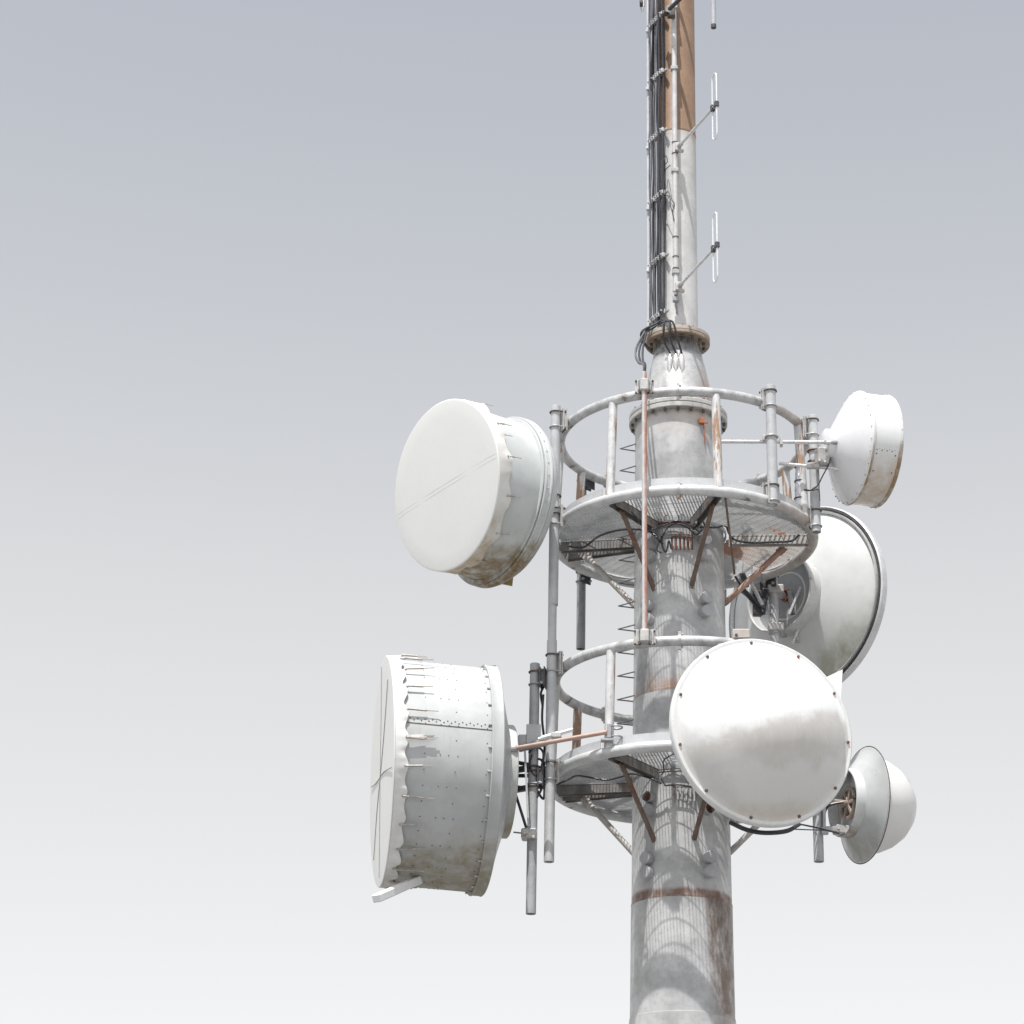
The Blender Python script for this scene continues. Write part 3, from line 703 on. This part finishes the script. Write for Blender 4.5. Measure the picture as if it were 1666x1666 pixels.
X2 = V((cos(rad(-83)), sin(rad(-83)), 0))
def drum_pt(u, a, off=0):
    c = c2f.lerp(c2r, u); aa = n2f+(n2r-n2f)*u; X = V((cos(rad(aa)), sin(rad(aa)), 0)); rd = X*cos(a)+V((0, 0, 1))*sin(a)
    return c+rd*(1.092+off), rd
b.mi = 1
for k in range(46):
    a = 2*pi*k/46+.03
    for u in (.30, .45, .53, .62, .9) if k % 2 else (.30, .60, .9):
        p, rd = drum_pt(u, a); b.stud(p, rd, .0065, .004)
a = rad(10)
for k in range(22):
    p, rd = drum_pt(.15+.8*k/22, a+(.014 if k % 2 else .03)); b.stud(p, rd, .008, .005)
b.build('drum', [M_d2, M_bolt], T)
b = MB()
P = [drum_pt(.1+.88*k/16, rad(9), .002)[0] for k in range(17)]; b.tube(P, .004, 6); b.build('lap_seam', M_bolt, T)
b = MB(); b.rings(prof(c2r, n2r, 0, [(1.099, .055), (1.12, .055), (1.128, .045), (1.122, .03), (1.122, -.04), (1.128, -.055), (1.118, -.065), (1.08, -.07)], 128)); b.build('rim_band', M_d2, T)
for k in range(30):
    a = 2*pi*k/30; X = V((cos(rad(n2r)), sin(rad(n2r)), 0)); rd = X*cos(a)+V((0, 0, 1))*sin(a); p = c2r+nr2*.075+rd*1.10
    b = MB(); b.tube([p, p-nr2*.03], .008, 6); b.bolt(p, nr2, .012, .012); b.build('rim_bolt', M_zinc, T)
b = MB(); b.rings(prof(c2r, n2r, 0, [(1.09, -.066), (.97, -.095), (.78, -.145), (.56, -.21)], 96)); b.build('reflector_back', mat('grey reflector back', (.50, .51, .51), (.42, .43, .43), .45, .05, 3, .03), T)
b = MB(); b.rings(prof(c2r, n2r, 0, [(.545, -.17), (.555, -.18), (.555, -.275), (.545, -.285), (.53, -.275), (.53, -.18)], 96)); b.rings(prof(c2r, n2r, 0, [(.54, -.22), (.3, -.24), (.001, -.24)], 48)); b.build('hub_ring', mat('hub paint', (.58, .58, .56), (.46, .46, .44), .5, .05, 4, .04, stain_shade=[((0, 0, -1), .35, .55, (.36, .28, .16), .8)]), T)
for k in range(30):
    a = rad(100-k*14.2 if k < 26 else 0); X = V((cos(rad(n2f)), sin(rad(n2f)), 0)); rd = X*cos(a)+V((0, 0, 1))*sin(a); p = c2f-nf*.115+rd*1.125
    if rd.y > .45: continue
    ln = 1+.1*sin(k*2.3); lift = rd*.01+V((0, 0, .012*sin(k*1.9)))
    b = MB(); b.bolt(p, rd, .012, .012); b.tube([p+rd*.012, p-nf*.17*ln+lift], .010, 8); b.tube([p-nf*.17*ln+lift, p-nf*.27*ln+lift*1.4], .0045, 6); b.build('tension_spring', M_spring, T)
# cords crossing the fabric face
for P in ([(-.86, .08), (-.45, .0), (-.1, -.05), (.35, -.11), (1.02, -.26)], [(.06, 1.05), (.05, .5), (.0, -.04), (-.03, -.5), (-.05, -1.05)], [(.66, .72), (.33, .28), (.03, -.04), (-.3, -.34), (-.58, -.74)]):
    X = V((cos(rad(n2f)), sin(rad(n2f)), 0)); Y_ = nf.cross(X); Q = [c2f+X*x+Y_*y+nf*.0145 for x, y in P]; b = MB(); b.tube(cat_rom(Q, 8), .004, 6); b.build('cord', M_cordm, T)
# pale strut sticking out under the face
ba, bb = at(612, 1462, -1.35), at(680, 1432, -.80)
b = MB(); b.bar(ba, bb, .10, .075); b.build('bottom_strut', M_dish, T)
back_mount(T, c2r-nr2*.25, p3, n2r, .22, M_clampb)
for (a_, b_) in (((838, 1262, -.35), (866, 1262, -.55)), ((838, 1280, -.3), (866, 1285, -.55)), ((838, 1240, -.4), (866, 1245, -.55)), ((836, 1354, -.45), (862, 1357, -.6))):
    b = MB(); b.tube([at(*a_), at(*b_)], .02 if a_[1] < 1300 else .008, 8); b.build('mount_arm', M_clampb if a_[1] < 1300 else M_galv, T)
b = MB(); b.bar(at(835, 1280, -.42), at(861, 1362, -.66), .022, .022); b.build('mount_brace', M_clampb, T)
b = MB(); b.bar(at(854, 1222, -.70), at(860, 1345, -.70), .045, .02, (1, 0, 0)); b.build('mount_brace', M_post, T)
b = MB(); b.box(at(861, 1358, -.62), (.15, .14, .10)); b.bolt(at(854, 1356, -.70), (0, -1, 0), .018, .03); b.bolt(at(868, 1362, -.70), (0, -1, 0), .018, .03); b.build('foot_clamp', M_zinc, T)
b = MB(); b.box(at(868, 1195, -.66), (.14, .05, .20)); b.box(at(853, 1208, -.62), (.12, .10, .14)); b.build('mount_plate', M_post, T)
b = MB(); b.bar(at(843, 1218, -.70), at(890, 1207, -.74), .07, .06); b.build('mount_arm', M_galv, T)
# black coils behind the drum
for i, P in enumerate(([(860, 1225), (872, 1215), (884, 1225), (880, 1250), (870, 1262), (862, 1245), (866, 1228)], [(862, 1240), (880, 1236), (888, 1262), (878, 1290), (868, 1300), (862, 1285)],
          [(856, 1200), (846, 1206), (841, 1216), (842, 1226)], [(884, 1130), (882, 1170), (886, 1210), (884, 1248), (890, 1272)], [(880, 1095), (886, 1112), (880, 1128), (883, 1150)], [(870, 1232), (876, 1262), (872, 1280), (884, 1300), (886, 1276)])):
    Q = [at(x, y, -.64+.02*i) for x, y in P]; b = MB(); b.tube(cat_rom(Q, 6), .012, 8)
    tag(b.build('black_cable', M_cable, None, origin=Q[0]), ['black cable coil looped on the long pipe behind the riveted drum', 'wide black cable loop hanging under the coil behind the riveted drum', 'black cable curving into the top of the riveted drum hub',
        'black cable hanging between the two left pipes', 'short black cable at the top clamp of the long pipe', 'black cable twisting through the coil on the long pipe'][i], 'cable', 'black cables behind the riveted drum')
# stay bars from the riveted drum to the lower rail post
T = thing('stay_bar', at(840, 1217, -.95), 'thin pinkish bar running from the riveted drum to the lower rail post', 'stay bar')
a_, b_ = at(836, 1218, -.98), at(988, 1191, -1.17)
M_cu = mat('pinkish worn bar', (.52, .36, .29), (.44, .31, .26), .4, .1, 9, .02)
b = MB(); b.tube([a_, b_], .022, 12); b.build('bar', M_cu, T)
b = MB(); b.tube([a_-(b_-a_)*.035, a_+(b_-a_)*.03], .03, 10); b.box(a_-(b_-a_)*.1, (.10, .08, .14)); b.tube([a_-(b_-a_)*.1+V((-.05, -.05, .06)), a_-(b_-a_)*.1+V((.06, -.05, .06))], .01, 6); b.build('end_fitting', M_zinc, T)
b = MB(); b.box(b_+V((.02, 0, 0)), (.04, .10, .14)); b.box(b_+V((.0, -.02, -.09)), (.12, .08, .02)); b.build('end_fitting', M_galv, T)
for k in (-1, 1):
    b = MB(); b.torus(b_+V((.085, .01, k*.05)), .058, .009, 24, 8); b.build('u_bolt', M_galv, T)
T = thing('stay_bar', at(885, 1200, -.9), 'short silver telescopic bar end above the pinkish bar', 'stay bar')
a_, b_ = at(876, 1203, -.80), at(932, 1187, -.80); b = MB(); b.tube([a_, b_], .020, 12); b.tube([a_.lerp(b_, .1), a_.lerp(b_, .6)], .028, 12); b.build('bar', M_alu, T)
b = MB(); b.box(at(905, 1197, -.80), (.10, .08, .05)); b.build('bar_clamp', M_zinc, T)

# --- D3: small drum dish, top right
c3s, c3f, n3 = V((1.770, -.55, 11.886)), V((2.077, -.445, 11.897)), 108
def at3(x, y, Y): return at(x, y, Y-.24)
T = thing('shrouded_dish', c3s, 'smallest drum dish, glossy white with an ochre lower edge, right of the upper rail', 'dish', GRP)
M_d3 = mat('glossy white paint', (.80, .80, .81), (.76, .76, .77), .16, 0, 3, .01, fine=.07)
M_d3s = mat('stained shroud', (.80, .80, .80), (.75, .75, .75), .25, 0, 3, .01, stain_shade=[((.0, 0, -1), .18, .52, (.56, .44, .33), .85)], fine=.07)
M_d3e = mat('ochre stained edge', (.74, .74, .74), (.68, .68, .68), .4, 0, 4, .02, stain_shade=[((.0, 0, -1), .05, .3, (.30, .19, .09), .95)])
n_3 = nrm(n3)
b = MB(); b.rings(prof(c3s, n3, 0, [(.001, -.245), (.16, -.24), (.24, -.20), (.45, -.09), (.545, -.035), (.578, -.012), (.586, -.002)], 96)); b.build('reflector_back', M_d3, T)
b = MB(); b.rings(prof(c3s, n3, 0, [(.586, -.002), (.590, .006), (.590, .018), (.582, .024), (.574, .026)], 96))
for k in range(28):
    a = 2*pi*k/28; X = V((cos(rad(n3)), sin(rad(n3)), 0)); rd = X*cos(a)+V((0, 0, 1))*sin(a); b.stud(c3s-n_3*.018+rd*.572, rd-n_3, .008, .007)
b.build('rim_band', M_d3e, T)
L3 = (c3f-c3s).length
b = MB(); b.rings(prof(c3s, n3, 0, [(.573, .026), (.572, L3-.04)], 96)); b.rings(prof(c3s, n3, 0, [(.572, L3-.01), (.56, L3+.0), (.3, L3+.01), (.001, L3+.012)], 96))
b.mi = 1
X = V((cos(rad(n3)), sin(rad(n3)), 0))
for k in range(8):
    a = rad(180+24); rd = X*cos(a)+V((0, 0, 1))*sin(a); b.stud(c3s+n_3*(.05+.027*k)+rd*.573+V((0, 0, .012*(k % 2))), rd, .007, .005)
for k in range(7):
    for u in (.05, .25):
        a = rad(180+10+k*9); 
        if k in (2, 4): rd = X*cos(a)+V((0, 0, 1))*sin(a); b.stud(c3s+n_3*u+rd*.573, rd, .008, .006)
b.build('shroud', [M_d3s, M_bolt], T)
b = MB(); b.rings(prof(c3s, n3, 0, [(.572, L3-.042), (.580, L3-.04), (.582, L3-.03), (.582, L3-.008), (.576, L3), (.565, L3+.002)], 96))
for k in range(30):
    a = 2*pi*k/30; rd = X*cos(a)+V((0, 0, 1))*sin(a); b.stud(c3s+n_3*(L3-.02)+rd*.582, rd, .007, .006)
b.build('front_band', M_d3e, T)
h3 = c3s-n_3*.24
b = MB(); b.rings(prof(c3s, n3, 0, [(.001, -.31), (.15, -.31), (.165, -.30), (.165, -.24), (.15, -.23)], 40)); b.build('hub_plate', M_d3, T)
b = MB(); rm = Matrix.Rotation(rad(n3-90), 3, 'Z'); pb = at3(1361, 722, -.42)
b.box(pb, (.14, .16, .22), rm); b.tube([pb+V((.03, -.07, .06)), pb+V((.12, -.09, .06))], .035, 12); b.build('radio_box', M_d3, T)
b = MB(); b.box(at3(1338, 745, -.40), (.13, .14, .19), rm); b.box(at3(1350, 738, -.38), (.12, .10, .12), rm)
for x, y in ((1327, 735), (1333, 750), (1345, 733), (1342, 752), (1322, 748)): b.bolt(at3(x, y, -.49), (0, -1, 0), .018, .03)
b.build('mount_bracket', M_zinc, T)
for k in (-1, 1):
    b = MB(); b.torus((p5.x, p5.y, at(1325, 743, -.50).z+k*.06), .06, .010, 24, 8); b.build('u_bolt', M_bolt, T)
T = thing('stay_bar', at3(1175, 718, -.6), 'long thin bar from behind the rail post across to the small white drum dish', 'stay bar')
b = MB(); b.tube([at3(1170, 718.5, -.62), at3(1352, 719.5, -.55)], .0195, 12); b.build('bar', M_alu, T)
b = MB(); b.tube([at3(1340, 719, -.55), at3(1362, 720, -.53)], .026, 10); b.build('end_fitting', M_galv, T)
b = MB(); b.torus(V((p4.x, p4.y, at(1256, 711, -1.06).z)), .062, .010, 24, 8); b.box(at(1271, 718, -.95), (.03, .08, .10)); b.box(at(1243, 713, -1.03), (.03, .06, .06)); b.build('bar_clamp', M_zinc, T)
T = thing('stay_bar', at3(1268, 754, -.2), 'short thin bar below the long bar at the right rail post', 'stay bar')
b = MB(); b.tube([at3(1267, 754, -.40), at3(1352, 762, -.40), at3(1388, 766, -.36)], .018, 12); b.build('bar', M_alu, T)
b = MB(); b.box(at3(1386, 764, -.36), (.04, .03, .12)); b.box(at3(1323, 758, -.44), (.13, .05, .06)); b.build('end_fitting', M_zinc, T)
Q = [at3(x, y, Y) for x, y, Y in ((1352, 744, -.46), (1347, 758, -.44), (1338, 775, -.40), (1330, 790, -.40), (1318, 798, -.38), (1308, 797, -.45))]
b = MB(); b.tube(cat_rom(Q, 6), .007, 6); tag(b.build('black_cable', M_cable, None, origin=Q[0]), 'thin black cable drooping from the small white drum dish to the pipe', 'cable')
b = MB(); Q = [at3(1309, 796, -.47), at3(1322, 798, -.385), at3(1332, 797, -.385), at3(1334, 815, -.38)]; b.tube(cat_rom(Q, 6), .005, 6); tag(b.build('black_cable', M_cable, None, origin=Q[0]), 'short black wire tied round the right upper pipe', 'cable')

# --- D4: big open-backed dish behind, right
c4, n4 = V((1.353, 1.5, 10.967)), 137; n_4 = nrm(n4)
T = thing('large_dish', c4, 'large round dish seen from behind with a bright rolled rim, right of the tower', 'dish', GRP)
M_d4 = mat('aged white reflector', (.66, .67, .655), (.58, .59, .575), .45, 0, 2.5, .03, speck=.25,
           stain_shade=[((.5, -.2, -.85), .55, .95, (.33, .33, .25), .85)], fine=.07)
b = MB(); b.rings(prof(c4, n4, 0, [(.25, -.30), (.45, -.255), (.65, -.19), (.85, -.105), (.99, -.03), (1.01, -.015)], 128)); b.build('reflector_back', M_d4, T)
b = MB(); b.rings(prof(c4, n4, 0, [(1.0, -.03), (1.03, -.06), (1.035, .02), (1.075, -.03), (1.088, -.015), (1.09, .03), (1.08, .07), (.9, .16), (.5, .24), (.001, .28)], 128)); b.build('rim', mat('bright rim', (.74, .74, .74), (.60, .60, .61), .3, .25, 5, .03), T)
b = MB(); b.rings(prof(c4, n4, 0, [(.45, -.25), (.452, -.42), (.44, -.43), (.425, -.42), (.42, -.24)], 96)); b.build('hub_ring', mat('rust edged hub', (.62, .62, .61), (.50, .50, .49), .5, .05, 4, .05, rust=.25, rustc=(.26, .12, .08), rscale=3), T)
b = MB(); b.rings(prof(c4, n4, 0, [(.42, -.29), (.2, -.298), (.001, -.30)], 64)); b.build('hub_plate', mat('hub grey', (.36, .37, .375), (.28, .29, .295), .5, .05, 3, .03), T)
b = MB(); b.rings(prof(c4-n_4*.30, n4, 0, [(.065, 0), (.065, -.04), (.055, -.04), (.055, 0), (.001, 0)], 24)); b.build('feed_port', M_rustin, T)
for a_, b_ in (((1320, 915, 1.20), (1284, 1000, 1.12)), ((1210, 962, 1.0), (1242, 1000, 1.05)), ((1325, 905, 1.2), (1255, 930, 1.0)), ((1300, 1020, 1.2), (1290, 1045, 1.15))):
    b = MB(); b.tube([at(*a_), at(*b_)], .018, 10); b.build('mount_strut', M_alu if a_[0] != 1210 else M_clampb, T)
b = MB(); b.bar(at(1200, 955, 1.0), at(1245, 990, 1.05), .05, .04); b.build('mount_arm', M_clampb, T)
for z_ in (960, 1022):
    b = MB(); q = at(1262, z_, 1.08); b.bar(q, q+V((.10, .22, 0)), .07, .07); b.box(q, (.17, .14, .09)); b.build('mount_arm', M_zinc, T)
for x, y in ((1320, 897), (1337, 930), (1333, 968), (1296, 1042)):
    b = MB(); p = at(x, y, 1.2); b.box(p, (.07, .05, .04)); b.bolt(p+V((0, -.03, 0)), (.3, -1, 0), .014, .03); b.build('rim_clip', M_zinc, T)
for a_, b_, w_ in (((1232, 962, 1.05), (1232, 1002, 1.05), .10), ((1243, 940, 1.1), (1243, 975, 1.1), .09), ((1284, 962, 1.15), (1290, 1000, 1.15), .05), ((1205, 925, 1.1), (1215, 955, 1.1), .06)):
    b = MB(); b.bar(at(*a_), at(*b_), w_, w_*.8, (0, 1, 0)); b.build('mount_arm', M_clampb, T)
b = MB(); b.tube([at(1221, 945, .98), at(1240, 985, .98)], .022, 10); b.build('mount_strut', M_alu, T)
# black cables by that dish
for i, P in enumerate(([(1240, 965), (1243, 958), (1250, 962), (1246, 980), (1243, 1000)], [(1196, 938), (1210, 958), (1225, 972), (1240, 990)])):
    Q = [at(x, y, .98) for x, y in P]; b = MB(); b.tube(cat_rom(Q, 6), .014, 8)
    tag(b.build('black_cable', M_cable, None, origin=Q[0]), ['black cable hooked over the pipe behind the tower', 'black cable slanting across the hub of the largest right dish'][i], 'cable')

b = MB(); b.torus(c4-n_4*.02, 1.052, .012, 128, 6, n_4); b.build('gasket', M_dark, T)  # dark ring drawn in for the groove inside the rim
# --- D5: front dish with a domed radome
c5, n5 = V((.761, -1.70, 8.507)), 21
T = thing('domed_dish', c5, 'round front dish with a bulging white dome, stained grey below, at the lower platform', 'dish', GRP)
n_5 = nrm(n5); X5 = V((cos(rad(n5)), sin(rad(n5)), 0))
M_d5 = mat('radome gelcoat', (.82, .82, .81), (.79, .79, .78), .35, 0, 2, .03, speck=.12,
           streak=.22, streakc=(.45, .42, .38), stain_shade=[((.30, 0, -1), .0, .12, (.56, .525, .49), .8, .45), ((.1, 0, -1), .30, .46, (.72, .715, .70), .8, .6), ((-.8, 0, -.5), .48, .6, (.55, .54, .52), .5, .5), ((.15, 0, -1), .68, .80, (.55, .47, .36), .5)], fine=.07)
b = MB(); b.rings(prof(c5, n5, 0, [(.86, .0115), (.835, .017), (.812, .036), (.77, .085), (.68, .16), (.54, .255), (.40, .335), (.27, .395), (.17, .425), (.08, .437), (.001, .44)], 128)); b.build('dome', M_d5, T)
b = MB(); b.rings(prof(c5, n5, 0, [(.815, .010), (.89, .012), (.90, .004), (.905, -.01), (.905, -.055), (.895, -.065), (.86, -.065)], 128)); b.build('rim', mat('rim paint', (.76, .76, .75), (.70, .70, .68), .4, 0, 4, .03), T)
b = MB(); b.rings(prof(c5, n5, 0, [(.885, -.064), (.82, -.14), (.6, -.26), (.3, -.33), (.001, -.34)], 96)); b.build('reflector_back', M_galv, T)
for k in range(11):
    a = rad(97-k*360/11); p = c5+n_5*.013+(X5*cos(a)+V((0, 0, 1))*sin(a))*.855
    b = MB(); b.bolt(p, n_5, .015, .014); b.build('bolt', M_rboltp if (X5*cos(a)).x > -.1 else M_bolt, T)
back_mount(T, c5-n_5*.34, V((.60, -1.30, 0)), n5, .2)
# white gusset at its upper right
p = [at(1335, 1106, -1.30), at(1371, 1089, -1.28), at(1367, 1150, -1.30)]; o = V((.0, .02, 0))
b = MB(); b.add(p+[q+o for q in p], [(0, 1, 2), (5, 4, 3), (0, 3, 4, 1), (1, 4, 5, 2), (2, 5, 3, 0)]); b.build('gusset_plate', M_dish, T)
# --- D6: small rimmed dish with a conical radome
c6, n6 = V((1.82, .30, 8.368)), 111.6; n_6 = nrm(n6); X6 = V((cos(rad(n6)), sin(rad(n6)), 0))
T = thing('domed_dish', c6, 'small dish seen from behind with a wide lip and a white nose cone, lower right', 'dish', GRP)
M_d6 = mat('grey green reflector', (.60, .62, .61), (.50, .52, .51), .35, .1, 3, .02, stain_shade=[((-.3, 0, -1), .28, .5, (.22, .18, .14), .5)], fine=.07)
b = MB(); b.rings(prof(c6, n6, 0, [(.566, -.008), (.578, -.004), (.584, .004), (.582, .012), (.57, .016), (.49, .018)], 96)); b.build('rim', mat('lip steel', (.64, .65, .66), (.60, .61, .62), .3, .3, 3, 0, fine=.07), T)
b = MB(); b.rings(prof(c6, n6, 0, [(.57, -.008), (.50, -.03), (.42, -.09), (.34, -.14)], 96)); b.build('reflector_back', M_d6, T)
b = MB(); b.rings(prof(c6, n6, 0, [(.335, -.10), (.345, -.14), (.345, -.235), (.335, -.24), (.325, -.235), (.325, -.12)], 72)); b.build('hub_ring', mat('hub ring paint', (.68, .69, .68), (.58, .59, .58), .4, .05, 4, .04, stain_shade=[((.2, 0, -1), .22, .34, (.22, .13, .08), .9)]), T)
b = MB(); b.rings(prof(c6, n6, 0, [(.325, -.13), (.16, -.14), (.001, -.14)], 48)); b.build('hub_plate', M_d6, T)
b = MB()
hc = c6-n_6*.17
b.torus(hc, .15, .02, 32, 8, n_6)
for a in (0, 60, 120):
    d = X6*cos(rad(a))+V((0, 0, 1))*sin(rad(a)); b.bar(hc-d*.14, hc+d*.14, .035, .03, n_6)
b.tube([hc, hc-n_6*.16], .028, 10); b.build('feed_mount', mat('tan feed casting', (.42, .34, .29), (.30, .24, .20), .55, .1, 12, .08), T)
b = MB(); b.rings(prof(c6, n6, 0, [(.50, .017), (.49, .06), (.465, .17), (.41, .29), (.33, .39), (.22, .47), (.11, .51), (.001, .52)], 96)); b.build('nose_cone', mat('nose cone gelcoat', (.76, .75, .73), (.71, .70, .68), .4, 0, 2.5, .02, fine=.07), T)
for zc in (.27, -.28):
    b = MB(); p = c6-n_6*.25-X6*(-.02)+V((0, 0, zc)); b.box(p, (.14, .12, .085), Matrix.Rotation(rad(n6-90), 3, 'Z')); b.bolt(p+V((-.03, -.065, 0)), (0, -1, 0), .014, .02); b.build('mount_lug', M_zinc, T)
for zc in (.27, -.28):
    b = MB(); q = V((p8.x, p8.y, c6.z+zc-.02)); b.bar(c6-n_6*.28+V((0, 0, zc)), q, .05, .05); b.build('mount_arm', M_zinc, T)
b = MB(); b.box(at(1392, 1296, .05), (.06, .05, .04)); b.build('rim_clip', M_bolt, T)
b = MB(); b.torus(c6+n_6*.002, .5855, .005, 96, 6, n_6); b.torus(c6+n_6*.019, .502, .005, 96, 6, n_6); b.build('gasket', M_bolt, T)  # thin dark rings drawn in as the rim's dark outline
# thin rods and cables under the front dish
for i, (P, r) in enumerate((([(1372, 1305, .1), (1352, 1309, .1), (1343, 1318, .1), (1339, 1340, .1), (1340, 1356, .1)], .014), ([(1188, 1338, -.9), (1215, 1350, -1.0), (1245, 1355, -1.0), (1280, 1352, -.9), (1300, 1341, -.8)], .022),
        ([(1302, 1341, -.8), (1330, 1347, -.3), (1365, 1356, .0)], .009), ([(1288, 1349, -.8), (1345, 1351, -.2)], .006))):
    Q = [at(*q) for q in P]; b = MB(); b.tube(cat_rom(Q, 6), r, 8)
    tag(b.build('black_cable', M_cable, None, origin=Q[0]), ['black cable arching from the small rimmed dish to the short pipe', 'thick black cable slung under the round front dish', 'thin dark rod from the front dish to the foot of the small rimmed dish', 'straight thin wire under the round front dish'][i], 'cable', 'cables under the round front dish')
b = MB(); b.bar(at(1341, 1305, .05), at(1341, 1352, .05), .05, .03, (1, 0, 0)); b.box(at(1342, 1352, .05), (.07, .06, .07)); b.build('mount_strut', M_post, T)
# small equipment box on the lower rail
T = thing('junction_box', at(1205, 1033, -1.2), 'small beige box on the lower rail just above the round front dish', 'box')
b = MB(); b.box(at(1206, 1033, -1.22), (.17, .09, .10)); b.build('box_body', mat('beige box', (.52, .47, .43), (.44, .39, .35), .5, 0, 8, .04), T)
b = MB(); b.bolt(at(1198, 1033, -1.27), (0, -1, 0), .014, .012); b.build('bolt', M_bolt, T)

# ------------------------------------------------------------------ loose cables under the platforms
for i, (P, r, lab) in enumerate((
    ([(925, 889, -.25), (950, 890, -.15), (975, 872, -.12), (1010, 862, -.2), (1045, 862, -.35), (1062, 868, -.5), (1078, 885, -.55)], .012, 'black cable sagging under the left beam of the upper platform'),
    ([(1020, 828, -.9), (1036, 842, -.8), (1046, 858, -.65), (1060, 866, -.55)], .009, 'thin black cable along the front left beam of the upper platform'),
    ([(1075, 880, -.56), (1085, 860, -.56), (1100, 852, -.57), (1118, 858, -.57), (1132, 870, -.55), (1142, 862, -.55)], .008, 'thin black cable arching across the shaft at the red comb'),
    ([(1076, 872, -.57), (1078, 890, -.57), (1084, 898, -.57), (1088, 880, -.57), (1092, 893, -.57)], .009, 'tangle of black cable ends beside the red comb'),
    ([(1140, 858, -.5), (1165, 858, -.3), (1180, 855, -.25), (1186, 868, -.25), (1195, 878, -.25), (1220, 883, -.2), (1260, 882, -.2), (1288, 880, -.2), (1300, 870, -.2)], .011, 'black cable looping along the right beam of the upper platform'),
    ([(905, 1277, -.45), (925, 1268, -.4), (938, 1262, -.4), (955, 1264, -.3), (985, 1269, -.3), (1010, 1264, -.35), (1030, 1259, -.45), (1060, 1267, -.55), (1076, 1275, -.56)], .010, 'black cable sagging under the left beam of the lower platform'),
    ([(1099, 1225, -1.0), (1080, 1237, -.7), (1080, 1255, -.6), (1075, 1263, -.58), (1082, 1278, -.56)], .006, 'thin black wire dropping beside the grey comb'),
    ([(1082, 1278, -.56), (1084, 1278, -.56), (1104, 1277, -.57), (1125, 1280, -.56)], .008, 'short black wire across the grey comb'),
    ([(1066, 866, -.56), (1072, 880, -.57), (1069, 894, -.57), (1076, 900, -.57)], .008, 'black cable end drooping left of the red comb'),
    ([(1060, 862, -.55), (1080, 855, -.57), (1102, 847, -.58), (1124, 856, -.57), (1140, 868, -.53)], .007, 'upper of two black cables arching over the red comb'),
    ([(1128, 862, -.55), (1136, 852, -.53), (1142, 846, -.52), (1148, 856, -.50), (1158, 858, -.45)], .009, 'black cable knotted at the front right brace of the upper platform'),
    ([(985, 895, .5), (970, 905, .6), (948, 912, .7), (930, 905, .75)], .009, 'thin black cable under the rear left of the upper platform'),
    )):
    Q = [at(*q) for q in P]; b = MB(); b.tube(cat_rom(Q, 6), r, 8)
    tag(b.build('black_cable', M_cable, None, origin=Q[0]), lab, 'cable', 'loose cables under the platforms')
